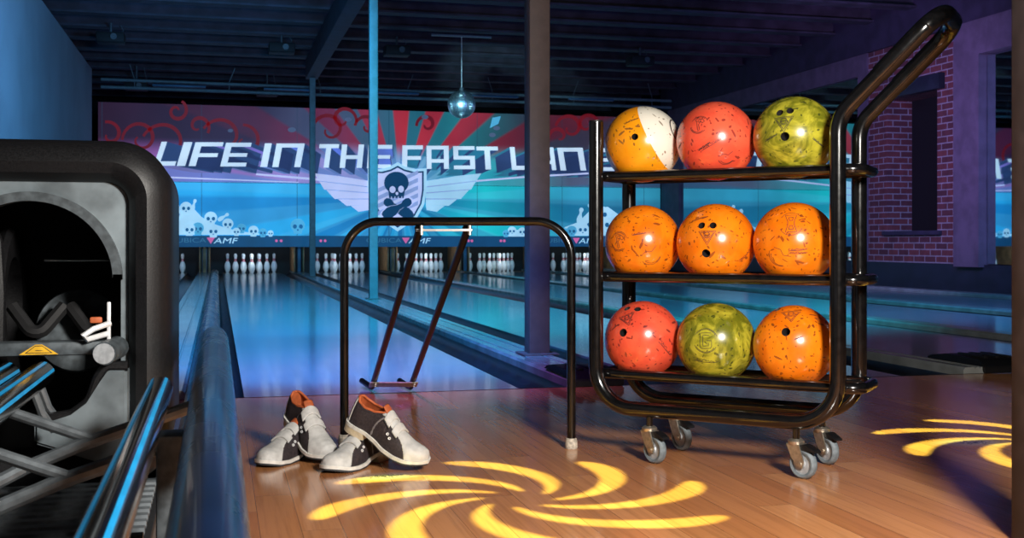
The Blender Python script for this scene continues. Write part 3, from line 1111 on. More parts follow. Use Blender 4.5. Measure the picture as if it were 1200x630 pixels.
def make_ball(name, label, mat, center, holes, decals=(), spin=0, stripe_axis=None, disc=None, ink='ink'):
    """holes / decals placed by their direction as seen from the hall: (dx, dy) in ball radii, right and up"""
    c = Vector(center)
    fw = (c - CAMP).normalized()
    rt = fw.cross(Vector((0, 0, 1))).normalized()
    up = rt.cross(fw)

    def dirv(a, b):
        d = math.sqrt(max(0.0004, 1 - a * a - b * b))
        return (rt * a + up * b - fw * d).normalized()
    Rm = Matrix.Identity(3)
    if stripe_axis:
        ax = dirv(*stripe_axis) if len(stripe_axis) == 2 else (rt * stripe_axis[0] + up * stripe_axis[1] - fw * stripe_axis[2]).normalized()
        Rm = Vector((1, 0, 0)).rotation_difference(ax).to_matrix()
    t = thing(name, label, 'bowling ball', c - Vector((0, 0, BR)), (0, 0, 0), 'bowling balls on the trolley')
    inv = Rm.inverted()
    bm = bmesh.new()
    bmesh.ops.create_icosphere(bm, subdivisions=6, radius=BR)
    hd = [(inv @ dirv(a, b), r) for a, b, r in holes]
    inner = set()
    for d, r in hd:
        deep, rim = set(), set()
        for v in bm.verts:
            cs = v.co.normalized().dot(d)
            if cs < .97:
                continue
            dist = math.acos(min(1, cs)) * BR
            if abs(dist - r) < .0009:
                rim.add(v)
            elif dist < r:
                deep.add(v)
        for v in list(deep):
            if any(e.other_vert(v) not in deep and e.other_vert(v) not in rim for e in v.link_edges):
                deep.discard(v)
                rim.add(v)
        al = r / BR
        for v in rim:
            n = v.co.normalized()
            w = (n - d * n.dot(d)).normalized()
            v.co = (d * math.cos(al) + w * math.sin(al)) * BR
        for v in deep:
            v.co = v.co.normalized() * BR - d * .03
        inner |= deep | rim
    hf = [f for f in bm.faces if all(v in inner for v in f.verts)]
    hb = bmesh.new()
    vm = {}
    for f in hf:
        vs = []
        for v in f.verts:
            if v not in vm:
                vm[v] = hb.verts.new(v.co)
            vs.append(vm[v])
        hb.faces.new(vs)
    bmesh.ops.delete(bm, geom=hf, context='FACES')
    shell = obj('shell', bm, mat, t, world=False, fixn=False)
    shell.location = (0, 0, BR)
    shell.rotation_euler = Rm.to_euler()
    # split the pits into one mesh per hole
    for d, r in hd:
        b2 = bmesh.new()
        vm = {}
        for f in hb.faces:
            m_ = sum((v.co for v in f.verts), Vector()) / len(f.verts)
            if (m_ - d * m_.dot(d)).length < r * 1.2 and m_.dot(d) > 0:
                vs = []
                for v in f.verts:
                    if v not in vm:
                        vm[v] = b2.verts.new(v.co)
                    vs.append(vm[v])
                b2.faces.new(vs)
        if len(b2.faces):
            ho = obj('finger_hole', b2, 'hole', t, world=False, fixn=False)
            ho.location = shell.location
            ho.rotation_euler = shell.rotation_euler
        else:
            b2.free()
    hb.free()
    # ink marks lie on the surface
    for (a, b, ang, size, kind) in decals:
        d = dirv(a, b)
        tx = (rt - d * rt.dot(d)).normalized()
        ty = d.cross(tx)
        tx, ty = tx * math.cos(ang) + ty * math.sin(ang), ty * math.cos(ang) - tx * math.sin(ang)
        mb = MB()
        for pl in EMB[kind]:
            pts = []
            for i in range(len(pl) - 1):
                (x0, y0), (x1, y1) = pl[i], pl[i + 1]
                k = max(1, int(math.hypot(x1 - x0, y1 - y0) / .12))
                for j in range(k):
                    pts.append((x0 + (x1 - x0) * j / k, y0 + (y1 - y0) * j / k))
            pts.append(pl[-1])
            wv = .0008 if kind != 'ring' else .0030
            L, Q = [], []
            for i, (px, py) in enumerate(pts):
                qa, qb = pts[max(0, i - 1)], pts[min(len(pts) - 1, i + 1)]
                dx, dy = qb[0] - qa[0], qb[1] - qa[1]
                l = math.hypot(dx, dy) or 1
                ox, oy = -dy / l * wv, dx / l * wv
                for lst, s in ((L, 1), (Q, -1)):
                    q = d * BR + tx * (px * size + ox * s) + ty * (py * size + oy * s)
                    lst.append(mb.bm.verts.new(q.normalized() * (BR + .00035) + Vector((0, 0, BR))))
            for i in range(len(pts) - 1):
                mb.bm.faces.new((Q[i], Q[i + 1], L[i + 1], L[i]))
        obj('signature' if kind.startswith('sign') else 'emblem', mb, ink, t, world=False, fixn=False)
    if disc:
        a, b, r = disc
        d = (rt * a[0] + up * a[1] - fw * a[2]).normalized() if isinstance(a, tuple) else dirv(a, b)
        tx = (rt - d * rt.dot(d)).normalized()
        ty = d.cross(tx)
        mb = MB()

        def sp_(x, y, h):
            return (d * BR + tx * x + ty * y).normalized() * (BR + h) + Vector((0, 0, BR))
        n = 40
        for r0, r1 in ((r * .86, r),):
            i0 = [mb.bm.verts.new(sp_(r0 * math.cos(2 * PI * k / n), r0 * math.sin(2 * PI * k / n), .0004)) for k in range(n)]
            i1 = [mb.bm.verts.new(sp_(r1 * math.cos(2 * PI * k / n), r1 * math.sin(2 * PI * k / n), .0004)) for k in range(n)]
            for k in range(n):
                mb.bm.faces.new((i0[k], i1[k], i1[(k + 1) % n], i0[(k + 1) % n]))
        obj('number_ring', mb, 'ink', t, world=False, fixn=False)
        bm = text_mesh('15', 1.0)
        xs = [v.co.x for v in bm.verts]
        ys = [v.co.y for v in bm.verts]
        for v in bm.verts:
            x = ((v.co.x - min(xs)) / (max(xs) - min(xs)) - .5) * r * 1.0
            y = ((v.co.y - min(ys)) / (max(ys) - min(ys)) - .5) * r * .9
            v.co = sp_(x, y, .0005)
        obj('number', bm, 'ink', t, world=False, fixn=False)
    return t


def arc(cx, cy, r, a0, a1, n=18):
    return [(cx + r * math.cos(R(a0 + (a1 - a0) * k / n)), cy + r * math.sin(R(a0 + (a1 - a0) * k / n))) for k in range(n + 1)]


rs = random.Random(3)


def scribble(n, h, seed):
    r_ = random.Random(seed)
    out = []
    x = -1.0
    cur = [(x, 0)]
    while x < 1.0:
        x += r_.uniform(.02, .11)
        cur.append((x, r_.uniform(-h, h)))
        if r_.random() < .10:
            out.append(cur)
            x += .08
            cur = [(x, r_.uniform(-h, h))]
    out.append(cur)
    return [c for c in out if len(c) > 1] + [[(-1, -h * 1.3), (.2, -h * 1.1), (.9, -h * .6)]]


EMB = {
    'triangle': [[(-1, .62), (1, .62), (.75, .25), (0, -1), (-.75, .25), (-1, .62)], [(-.78, .48), (.78, .48), (0, -.72), (-.78, .48)], arc(0, .12, .34, 0, 360),
                 [(-.2, .3), (-.2, -.02), (.02, -.14), (.2, .02), (.2, .3)], [(-.3, .12), (.32, .2)]],
    'crest': [arc(0, 0, 1.0, 35, 165), arc(0, 0, .88, 60, 150), arc(0, 0, 1.0, 205, 330), arc(0, 0, .88, 220, 320),
              [(-.55, .42), (-.38, .68), (.30, .62), (.52, .42), (.34, .24), (.10, .34), (-.02, -.02), (.30, -.55), (.12, -.70), (-.18, -.06), (-.30, .20), (-.55, .42)],
              arc(-.08, .40, .16, 0, 360, 10)],
    'hourglass': [arc(0, .15, 1.0, 30, 150), arc(0, -.15, 1.0, 200, 340), [(-.5, .85), (.5, .85), (.28, .2), (.28, -.2), (.5, -.85), (-.5, -.85), (-.28, -.2), (-.28, .2), (-.5, .85)],
                  [(-.2, .6), (.2, .6), (.12, .25), (-.12, .25), (-.2, .6)], [(-.2, -.6), (.2, -.6), (.12, -.25), (-.12, -.25), (-.2, -.6)]],
    'gmark': [arc(0, 0, 1.0, 20, 150), arc(0, 0, .92, 30, 140), arc(0, 0, 1.0, 200, 330), arc(0, 0, .92, 210, 320),
              [(.45, .62), (-.35, .62), (-.45, .5), (-.45, -.5), (-.3, -.62), (.4, -.62), (.5, -.45), (.5, 0), (.1, 0)], [(.3, .42), (-.2, .42), (-.2, -.42), (.25, -.42), (.25, -.2), (.05, -.2)]],
    'sign1': scribble(20, .12, 1), 'sign2': scribble(20, .10, 2), 'sign3': scribble(20, .14, 5), 'swoosh': [arc(0, 0, 1, 200, 330, 20), arc(.1, .05, .9, 210, 320, 20), [(-.9, .2), (-.3, .5), (.2, .3), (.8, .7)]],
}

# trolley frame of reference
TC = W(.562, 3.15, 0)
TROT = -R(30) - A
tm = Matrix.Translation(TC) @ Matrix.Rotation(TROT, 4, 'Z')
ZB = [.325, .598, .879]


def bc(s, row):
    return tm @ Vector((s, 0, ZB[row]))


SP = .2185
make_ball('bowling_ball', 'yellow bowling ball with white ends, at left of top shelf', 'ball_stripe', bc(-SP, 2), [(-.20, .20, .0095)], [(-.3, .62, .2, .022, 'sign1')],
          stripe_axis=(.875, .443, .18), disc=((.88, .36, .31), 0, .037))
make_ball('bowling_ball', 'coral pink bowling ball in the middle of the top shelf', 'ball_pink', bc(0, 2), [(.93, .10, .011)],
          [(-.42, .42, -.35, .026, 'crest'), (-.12, -.05, .5, .034, 'sign1'), (-.30, -.12, .6, .020, 'sign2'), (.25, -.40, -.05, .022, 'swoosh'), (-.9, -.1, .8, .014, 'sign3')])
make_ball('bowling_ball', 'olive green marbled bowling ball on top shelf beside the handle', 'ball_green', bc(SP, 2), [(-.34, .60, .0095), (-.10, .64, .0095), (-.22, .03, .0115)],
          [(-.25, .36, .0, .026, 'triangle'), (-.55, .02, .4, .02, 'sign1'), (.55, -.12, -.7, .02, 'sign2')])
make_ball('bowling_ball', 'orange bowling ball on middle shelf next to left upright', 'ball_orange', bc(-SP, 1), [], [(-.62, .05, -.3, .028, 'crest'), (-.1, .25, .1, .02, 'sign1'), (.2, -.3, .3, .03, 'swoosh')], ink='ink_red')
make_ball('bowling_ball', 'orange bowling ball with three finger holes, middle of middle shelf', 'ball_orange', bc(0, 1), [(-.35, .44, .0095), (-.07, .44, .0095), (-.24, -.25, .0115)],
          [(-.22, .17, 0, .024, 'triangle'), (.70, -.30, .5, .024, 'sign3'), (-.4, .62, 0, .02, 'sign2')], ink='ink_red')
make_ball('bowling_ball', 'orange bowling ball with hourglass crest, right on middle shelf', 'ball_orange', bc(SP, 1), [], [(-.08, .48, 0, .030, 'hourglass'), (.08, -.14, .03, .024, 'sign1'), (.08, -.22, -.03, .024, 'sign2'), (-.35, -.3, -.7, .03, 'swoosh')], ink='ink_red')
make_ball('bowling_ball', 'coral pink bowling ball at left on the bottom shelf', 'ball_pink', bc(-SP, 0), [(-.40, .79, .0095), (-.13, .77, .0095), (-.50, .16, .0115)],
          [(-.40, .52, .2, .024, 'triangle'), (.60, -.22, -.9, .034, 'sign3'), (-.72, .3, .3, .014, 'sign2')])
make_ball('bowling_ball', 'olive green marbled bowling ball between two others on bottom shelf', 'ball_green', bc(0, 0), [], [(-.26, .04, 0, .034, 'gmark'), (-.26, -.45, 0, .036, 'sign1')])
make_ball('bowling_ball', 'orange bowling ball at right of bottom shelf', 'ball_orange', bc(SP, 0), [(-.20, .33, .0115), (-.40, .88, .0095)], [(-.08, .74, 0, .026, 'triangle'), (.1, .2, .4, .012, 'sign2')], ink='ink_red')

# ------------------------------------------------------------------ ball trolley
tr = thing('ball_trolley', 'black tubular steel trolley of three shelves holding bowling balls', 'trolley', TC, (0, 0, TROT))
sL, sR, wF, wB, zb_ = -.312, .361, -.112, .112, .142
TT = 1.03
for w, nm in ((wF, 'front_frame'), (wB, 'rear_frame')):
    pts = [(sL, w, TT), (sL, w, zb_), (sR, w, zb_), (sR, w, .915), (sR + .215, w, 1.128)]
    path = fillet(pts, [0, .11, .11, .10, 0], 10)
    path = path[:1] + path[1:]
    top = .985 if nm == 'front_frame' else .985
    path[0] = Vector((sL, w, .937))
    o = obj(nm, MB().tube(path, .0205, 16), 'black_tube', tr, world=False)
    obj('end_cap', MB().cyl((sL, w, .937), (sL, w, .942), .0195, 16), 'black_plastic', o, world=False)
e = Vector((sR + .215, 0, 1.128))
dn = Vector((.71, 0, .705)).normalized()
pth = fillet([Vector((e.x, wF, e.z)) - dn * .16, Vector((e.x, wF, e.z)) + dn * .045, Vector((e.x, wB, e.z)) + dn * .045, Vector((e.x, wB, e.z)) - dn * .16], .07, 10)
obj('push_handle', MB().tube(pth, .0228, 18), 'black_tube', tr, world=False)
for zz in ZB:
    zr = zz - .0935
    x0, x1 = sL + .012, sR - .003
    mb = MB()
    t = obj('shelf', MB().tube([(x0, -.080, zr), (x1, -.080, zr)], .0145, 12).tube([(x0, .080, zr), (x1, .080, zr)], .0145, 12), 'black_tube', tr, world=False)
    lp = fillet([(x1, -.080, zr), (sR + .050, -.080, zr), (sR + .050, .080, zr), (x1, .080, zr)], .035, 6)
    obj('end_loop', MB().tube(lp, .0145, 12), 'black_tube', t, world=False)
    obj('cross_tube', MB().tube([(sL, -.11, zr), (sL, .11, zr)], .0125, 10), 'black_tube', t, world=False)
castors = [(-.150, wF, 25), (-.160, wB, 30), (.255, wF, 20), (.262, wB, 35)]
for s, w, ang in castors:
    cpos = Vector((s, w, 0))
    rot = Matrix.Translation(cpos) @ Matrix.Rotation(R(-ang), 4, 'Z')
    ca_ = bpy.data.objects.new('castor', None)
    COL.objects.link(ca_)
    ca_.empty_display_size = .03
    ca_.parent = tr
    ca_.matrix_basis = rot
    wr, off = .0385, .022
    mb = MB().cyl((0, 0, .098), (0, 0, .126), .009, 12)
    obj('stem', mb, 'black_tube', ca_, world=False)
    mb = MB().lathe([(0, .084), (.019, .084), (.021, .088), (.021, .094), (.015, .099), (0, .099)], 20)
    for sg in (-1, 1):
        pl = [(-.018, .086), (.020, .086), (off + .013, .045), (off + .009, wr - .009), (off - .008, wr - .008), (-.004, .055)]
        y = sg * .0155
        mb.prism(pl, lambda a, b, y=y: Vector((a, y - .0018, b)), lambda a, b, y=y: Vector((a, y + .0018, b)))
    mb.box(-.018, .020, -.0165, .0165, .083, .088, .001)
    mb.cyl((off, -.020, wr), (off, .020, wr), .006, 12)
    obj('fork', mb, 'zinc', ca_, world=False)
    X = Matrix.Translation((off, 0, wr)) @ Matrix.Rotation(R(90), 4, 'X')
    wo = obj('wheel', MB().lathe([(.027, -.010), (.033, -.0115), (wr - .002, -.009), (wr, -.005), (wr, .005), (wr - .002, .009), (.033, .0115), (.027, .010), (.027, -.010)], 32, X), 'grey_rubber', ca_, world=False)
    obj('hub', MB().lathe([(0, -.0085), (.010, -.0095), (.012, -.006), (.0275, -.006), (.0275, .006), (.012, .006), (.010, .0095), (0, .0085)], 24, X), 'grey_hub', ca_, world=False)
    mb = MB().prism([(.018, .086), (.036, .089), (.066, .076), (.068, .070), (.045, .074), (.024, .073)], lambda a, b: Vector((a, -.013, b)), lambda a, b: Vector((a, .013, b)))
    bmesh.ops.bevel(mb.bm, geom=mb.bm.edges[:], offset=.0015, segments=2, affect='EDGES')
    obj('brake_pedal', mb, 'black_plastic', ca_, world=False)

# ------------------------------------------------------------------ bowling ramp
rl, rr_ = W((403.5 - CX) / F * 3.40, 3.40), W((669.5 - CX) / F * 3.335, 3.335)
mid = (rl + rr_) / 2
ra = math.atan2(rr_.y - rl.y, rr_.x - rl.x)
ramp = thing('bowling_ramp', 'black tubular ball ramp with two sloping rails standing on approach', 'bowling ramp', mid, (0, 0, ra))
hl = (rr_ - rl).length / 2
zt = .662
path = fillet([(-hl, 0, .02), (-hl, 0, zt), (hl, 0, zt), (hl, 0, .02)], .105, 14)
obj('frame', MB().tube(path, .0128, 16), 'black_tube', ramp, world=False)
for sg in (-1, 1):
    obj('rubber_foot', MB().lathe([(0, 0), (.017, 0), (.0185, .004), (.0175, .022), (.0155, .030), (.0125, .031)], 18, Matrix.Translation((sg * hl, 0, 0))), 'sand', ramp, world=False)
im = basis(ramp).inverted()
tops, bots = [], []
for ut, ub in ((491, 436), (547, 481)):
    zct = 3.385
    T_ = im @ W((ut - CX) / F * zct, zct, zt - .030)
    B_ = im @ W((ub - CX) / F * 4.62, 4.62, .014)
    d = (B_ - T_)
    hd_ = Vector((d.x, d.y, 0)).normalized()
    C1 = B_ + hd_ * .07 + Vector((0, 0, .0))
    D1 = B_ + hd_ * .12 + Vector((-.03, 0, .014))
    pts = fillet([T_ + Vector((0, -.012, .012)), T_, B_, D1], [0, 0, .07, 0], 8)
    obj('rail', MB().tube(pts, .0118, 12), 'black_rail', ramp, world=False)
    tops.append(T_)
    bots.append(B_)
t0, t1 = tops
bar = obj('top_bar', MB().box(t0.x - .006, t1.x + .020, t0.y - .018, t0.y - .012, zt - .029, zt - .022, .001), 'steel_white', ramp, world=False)
for q in tops:
    obj('bolt', MB().cyl((q.x + .012, q.y - .026, zt - .040), (q.x + .012, q.y - .026, zt - .012), .0055, 8).cyl((q.x + .012, q.y - .026, zt - .024), (q.x + .012, q.y + .01, zt - .024), .004, 8), 'zinc', bar, world=False)
pb = [b + (t - b) * .060 for b, t in zip(bots, tops)]
dirr = (tops[0] - bots[0]).normalized()
mb = MB()
a_, b_ = pb[0], pb[1]
ex = (b_ - a_).normalized()
nn = ex.cross(dirr).normalized()
if nn.y > 0:
    nn = -nn
base0 = a_ - ex * .018 + nn * .014
base1 = b_ + ex * .018 + nn * .014
hh = dirr * .025
mb.prism([(0, -1), (1, -1), (1, 1), (0, 1)], lambda p, q: base0.lerp(base1, p) + hh * q, lambda p, q: base0.lerp(base1, p) + hh * q + nn * .004)
plate = obj('bottom_plate', mb, 'zinc', ramp, world=False)
for q in pb:
    for s in (-.010, .010):
        c = q + nn * .019 + dirr * s + ex * .006
        obj('bolt', MB().cyl(c - nn * .003, c + nn * .003, .0038, 10), 'steel_white', plate, world=False)


# ------------------------------------------------------------------ bowling shoes
def lerp_tab(tab, t):
    for (a, va), (b, vb) in zip(tab, tab[1:]):
        if t <= b:
            k = (t - a) / (b - a) if b > a else 0
            k = k * k * (3 - 2 * k) * .4 + k * .6
            return va + (vb - va) * k
    return tab[-1][1]


SL = .258
WT = [(0, .0), (.02, .0165), (.05, .0245), (.10, .0300), (.18, .0325), (.32, .0305), (.45, .0325), (.60, .0385), (.72, .0420), (.82, .0405), (.90, .0345), (.95, .0265), (.985, .0145), (1, 0)]
CT = [(0, 0), (.3, .002), (.6, -.003), (.8, -.002), (1, .006)]
HT = [(0, .070), (.06, .078), (.20, .080), (.34, .080), (.44, .080), (.54, .070), (.66, .053), (.78, .041), (.88, .036), (.94, .029), (.98, .019), (1, .005)]
SO = [(0, 0), (.035, .16), (.10, .44), (.20, .56), (.30, .52), (.40, .32), (.455, .0), (1, .0)]
ZS = [(0, .026), (.25, .025), (.40, .020), (.55, .012), (.70, .010), (.85, .012), (1, .020)]


def shoe_pt(t, s, off=0., side=1):
    """s -1..1 from one edge over the top to the other"""
    w, h, c, z0 = lerp_tab(WT, t), lerp_tab(HT, t), lerp_tab(CT, t) * side, lerp_tab(ZS, t)
    a = (1 - s) * PI / 2                        # PI at s=-1 .. 0 at s=1
    ca, sa = math.cos(a), math.sin(a)
    pw = .72 if t > .5 else .62
    y = math.copysign(abs(ca) ** .80, ca) * w * (1.0 - .16 * sa)
    z = abs(sa) ** pw * h
    # heel counter leans in a little
    x = t * SL + (.010 * (z / .08) if t < .12 else 0) * (1 - t / .12 if t < .12 else 0)
    p = Vector((x, y + c, z0 + z))
    if off:
        n = Vector((0.25 if t > .5 else 0, math.copysign(abs(ca), ca), sa * 1.0)).normalized()
        p += n * off
    return p


def make_shoe(label, loc, rot, side=1):
    t = thing('bowling_shoe', label, 'shoe', loc, rot, 'pairs of bowling shoes by the ramp')
    NT, NS = 110, 36
    ts = []
    for i in range(NT + 1):
        k = i / NT
        ts.append(.5 - .5 * math.cos(PI * (.06 + .90 * k)) if False else k)
    ts = [0, .004, .010, .018, .028] + [.04 + .92 * i / NT for i in range(NT + 1)] + [.97, .98, .988, .994, .998, 1.0]
    parts = {'quarter_panel': MB(), 'toe_cap': MB(), 'heel_strip': MB(), 'collar_band': MB(), 'seam_stripe': MB()}
    grid = {}

    def sgrid(t, j, n):
        so = lerp_tab(SO, t)
        return -1 + (1 - so) * j / n if j <= n else so + (1 - so) * (j - n - 1) / n

    def cls(t, s):
        a = abs(s)
        if t < .055 and True:
            return 'heel_strip'
        so = lerp_tab(SO, t)
        if so > .02 and a < so + .11:
            return 'collar_band'
        # white vamp: central strip running out into the rounded toe
        if t > .40:
            k = min(1, max(0, (t - .66) / .17))
            if a < .40 + .62 * k ** 2.2:
                return 'toe_cap'
        # thin curved seam
        cv = .36 + .20 * (1 - a) ** 1.4
        if abs(t - cv) < .0095 and a > .42:
            return 'seam_stripe'
        return 'quarter_panel'
    vcache = {k: {} for k in parts}

    def vert(pn, t, s):
        key = (round(t, 5), round(s, 5))
        d = vcache[pn]
        if key not in d:
            off = {'heel_strip': .0016, 'toe_cap': .0012, 'collar_band': .0008}.get(pn, 0)
            d[key] = parts[pn].bm.verts.new(shoe_pt(t, s, off, side))
        return d[key]
    n = NS
    for i in range(len(ts) - 1):
        ta, tb = ts[i], ts[i + 1]
        for j in range(2 * n + 1):
            if j == n:
                continue
            sa0, sa1 = sgrid(ta, j, n), sgrid(ta, j + 1, n)
            sb0, sb1 = sgrid(tb, j, n), sgrid(tb, j + 1, n)
            pn = cls((ta + tb) / 2, (sa0 + sa1 + sb0 + sb1) / 4)
            q = []
            for v in (vert(pn, ta, sa0), vert(pn, tb, sb0), vert(pn, tb, sb1), vert(pn, ta, sa1)):
                if v not in q:
                    q.append(v)
            if len(q) > 2:
                try:
                    parts[pn].bm.faces.new(q)
                except ValueError:
                    pass
    mats = {'quarter_panel': 'shoe_brown', 'toe_cap': 'shoe_white', 'heel_strip': 'shoe_white', 'collar_band': 'shoe_brown', 'seam_stripe': 'stitch'}
    for pn, mb in parts.items():
        bmesh.ops.remove_doubles(mb.bm, verts=mb.bm.verts[:], dist=.00005)
        o = obj(pn, mb, mats[pn], t, world=False, sharp=60)
        so_ = o.modifiers.new('thick', 'SOLIDIFY')
        so_.thickness = .0022
        so_.offset = -1
    # lining: inner faces and the padded rim
    mb = MB()
    tl = [.055 + .405 * i / 40 for i in range(41)]
    rows = []
    for q in tl:
        so = max(.05, lerp_tab(SO, q))
        row = [shoe_pt(q, sg * (so + (1 - so) * k / 8), -.0035, side) for sg, ks in ((-1, range(8, -1, -1)), (1, range(0, 9))) for k in ks]
        rows.append([mb.bm.verts.new(p) for p in row])
    for r0, r1 in zip(rows, rows[1:]):
        for k in range(17):
            if k == 8:
                continue
            mb.bm.faces.new((r0[k], r0[k + 1], r1[k + 1], r1[k]))
    for k in range(8):
        mb.bm.faces.new((rows[0][k], rows[0][k + 1], rows[0][16 - k], rows[0][17 - k]))
    # insole
    for r0, r1 in zip(rows, rows[1:]):
        mb.bm.faces.new((r0[0], r1[0], r1[17], r0[17]))
    lin = obj('lining', mb, 'shoe_orange', t, world=False, sharp=60)
    rim = []
    rt_ = [.030 + .420 * i / 30 for i in range(31)]
    for q in rt_:
        rim.append(shoe_pt(q, -lerp_tab(SO, q), -.001, side))
    for q in rt_[::-1]:
        rim.append(shoe_pt(q, lerp_tab(SO, q), -.001, side))
    obj('collar_roll', MB().tube(rim, .0034, 8, closed=True), 'shoe_orange', lin, world=False)
    # tongue tip
    mb = MB()
    rows = []
    for k in range(7):
        q = .39 + .09 * k / 6
        rows.append([mb.bm.verts.new(shoe_pt(q, s, .002, side) + Vector((-.002, 0, .010 * (1 - k / 6)))) for s in [-.26 + .52 * m / 8 for m in range(9)]])
    for r0, r1 in zip(rows, rows[1:]):
        for k in range(8):
            mb.bm.faces.new((r0[k], r0[k + 1], r1[k + 1], r1[k]))
    o = obj('tongue', mb, 'shoe_orange', t, world=False)
    s_ = o.modifiers.new('thick', 'SOLIDIFY')
    s_.thickness = .005
    # two touch straps with thickness
    for q0, q1, sh_ in ((.450, .530, 0), (.575, .650, .0)):
        mb = MB()
        rows = []
        for k in range(7):
            q = q0 + (q1 - q0) * k / 6
            rows.append([mb.bm.verts.new(shoe_pt(q + .015 * abs(s), s, .0066, side)) for s in [-.50 + 1.0 * m / 20 for m in range(21)]])
        for r0, r1 in zip(rows, rows[1:]):
            for k in range(20):
                mb.bm.faces.new((r0[k], r0[k + 1], r1[k + 1], r1[k]))
        o = obj('strap', mb, 'shoe_white', t, world=False)
        s_ = o.modifiers.new('thick', 'SOLIDIFY')
        s_.thickness = .0052
        bv = o.modifiers.new('round', 'BEVEL')
        bv.width = .0014
        bv.segments = 2
        mb = MB()
        for sg in (-1, 1):
            qa = shoe_pt(q0 + .004, sg * .52, .003, side)
            qb = shoe_pt(q1 + .010, sg * .52, .003, side)
            mb.tube([qa, qb], .0016, 8)
        obj('strap_loop', mb, 'shoe_under', o, world=False)
    for sg in (-1, 1):
        for q, s in ((.555, .66), (.595, .70)):
            p = shoe_pt(q, sg * s, .0012, side)
            p2 = shoe_pt(q, sg * s, .010, side)
            nrm = (p2 - p).normalized()
            mt = Matrix.Translation(p) @ Vector((0, 0, 1)).rotation_difference(nrm).to_matrix().to_4x4()
            obj('eyelet', MB().lathe([(.0016, -.001), (.0016, .0006), (.0038, .0010), (.0042, -.001)], 14, mt), 'steel_white', t, world=False)
    # outsole following the plan outline
    def outline(grow, k0=0., k1=1.):
        qs = [0, .004, .012, .025, .045, .07] + [.1 + .8 * i / 40 for i in range(41)] + [.925, .95, .97, .985, .994, 1]
        qs = [q for q in qs if k0 <= q <= k1]
        L = []
        for sg, seq in ((-1, qs), (1, qs[::-1])):
            for q in seq:
                w = lerp_tab(WT, q)
                x = q * SL + (grow if q > .5 else -grow) * max(0, 1 - w / .03)
                L.append((q, Vector((x, sg * (w + grow * min(1, w / .02)) + lerp_tab(CT, q) * side, 0))))
        return L

    def slab(ol, zt_, zb2, name, mat, par=t, bev=.0015):
        mb = MB()
        top = [mb.bm.verts.new(p + Vector((0, 0, zt_(q)))) for q, p in ol]
        bot = [mb.bm.verts.new(p + Vector((0, 0, zb2(q)))) for q, p in ol]
        k = len(ol)
        h = k // 2
        for i in range(k):
            j = (i + 1) % k
            try:
                mb.bm.faces.new((top[i], top[j], bot[j], bot[i]))
            except ValueError:
                pass
        for i in range(h - 1):
            for L in (top, bot):
                q = (L[i], L[i + 1], L[k - 2 - i], L[k - 1 - i])
                mb.bm.faces.new(q)
        bmesh.ops.remove_doubles(mb.bm, verts=mb.bm.verts[:], dist=.0002)
        return obj(name, mb, mat, par, world=False, sharp=40)
    zs = lambda q: lerp_tab(ZS, q)
    slab(outline(.0050), lambda q: zs(q) + .003, lambda q: zs(q) - .006, 'welt', 'shoe_sole')
    slab(outline(.0035, .36, 1), lambda q: zs(q) - .0060, lambda q: max(zs(q) - .011, .0005 if q < .9 else 0), 'outsole', 'shoe_under')
    slab(outline(.0040, 0, .30), lambda q: zs(q) - .0060, lambda q: .0005, 'heel', 'shoe_heel')
    return t


def shoe_pose(heel, toe, roll=0.):
    d = toe - heel
    yaw = math.atan2(d.y, d.x)
    pitch = math.atan2(-d.z, math.hypot(d.x, d.y))
    m = Matrix.Rotation(yaw, 4, 'Z') @ Matrix.Rotation(pitch, 4, 'Y') @ Matrix.Rotation(roll, 4, 'X')
    return heel, m.to_euler()


def cam_pt(u, v, zc):
    q = W((u - CX) / F * zc, zc, 0)
    q.z = H0 - (v - HOR) * zc / F
    return q


# flat shoes, toes to the left front
def flat_shoe(toe, ang):
    d = Vector((math.cos(ang), math.sin(ang)))          # heel lies this way, right / ahead
    return W(toe[0] + d.x * SL, toe[1] + d.y * SL, 0), W(toe[0], toe[1], 0)


make_shoe('left flat shoe, brown and white with two straps, under the tilted one', *shoe_pose(*flat_shoe((-.672, 3.045), R(63))), side=1)
make_shoe('front flat shoe, brown and white, left of the ramp leg base', *shoe_pose(*flat_shoe((-.478, 2.965), R(63))), side=-1)


# leaning shoes, heels propped up on the flat ones
def lean(u, v, zc, ut, vt, zct, roll):
    he, to = cam_pt(u, v, zc), cam_pt(ut, vt, zct)
    return shoe_pose(he, he + (to - he).normalized() * SL, roll)


make_shoe('tilted shoe of the left pair, heel propped on the flat shoe', *lean(341, 492, 3.29, 386, 543, 3.085, R(4)), side=1)
make_shoe('tilted shoe nearest the camera, heel propped up, orange lining showing', *lean(407, 499, 3.105, 498, 548.5, 3.00, R(6)), side=1)

# ------------------------------------------------------------------ ball return
BX, BY = -.342, 2.35
br = thing('ball_return', 'black ball return machine with silver arch panel at left', 'ball return', (BX, BY, 0))
xl, xr_, zt_, zl_ = -.595, -.088, .800, .12
NR = 12
prof = [(0.0, .030, .0), (0.010, .012, 0), (.030, .0, 0)]
# frame ring: rounded in section, from the silver panel out over the edge and back
loops = []
for inset, yy in ((.083, .022), (.078, .004), (.066, -.014), (.045, -.022), (.024, -.014), (.008, .004), (0, .030), (0, .46), (.03, .52)):
    rad = max(.030, .105 - inset * .75)
    loops.append([(a, yy, b) for a, b in rrect(xl + inset, xr_ - inset, zl_ + inset, zt_ - inset, rad, NR)])
mb = MB()
vl = [[mb.bm.verts.new((a, BY + y, b)) for a, y, b in lp] for lp in loops]
for L0, L1 in zip(vl, vl[1:]):
    k = len(L0)
    for i in range(k):
        mb.bm.faces.new((L0[i], L0[(i + 1) % k], L1[(i + 1) % k], L1[i]))
mb.bm.faces.new(vl[-1])
obj('hood_shell', mb, 'black_plastic', br)

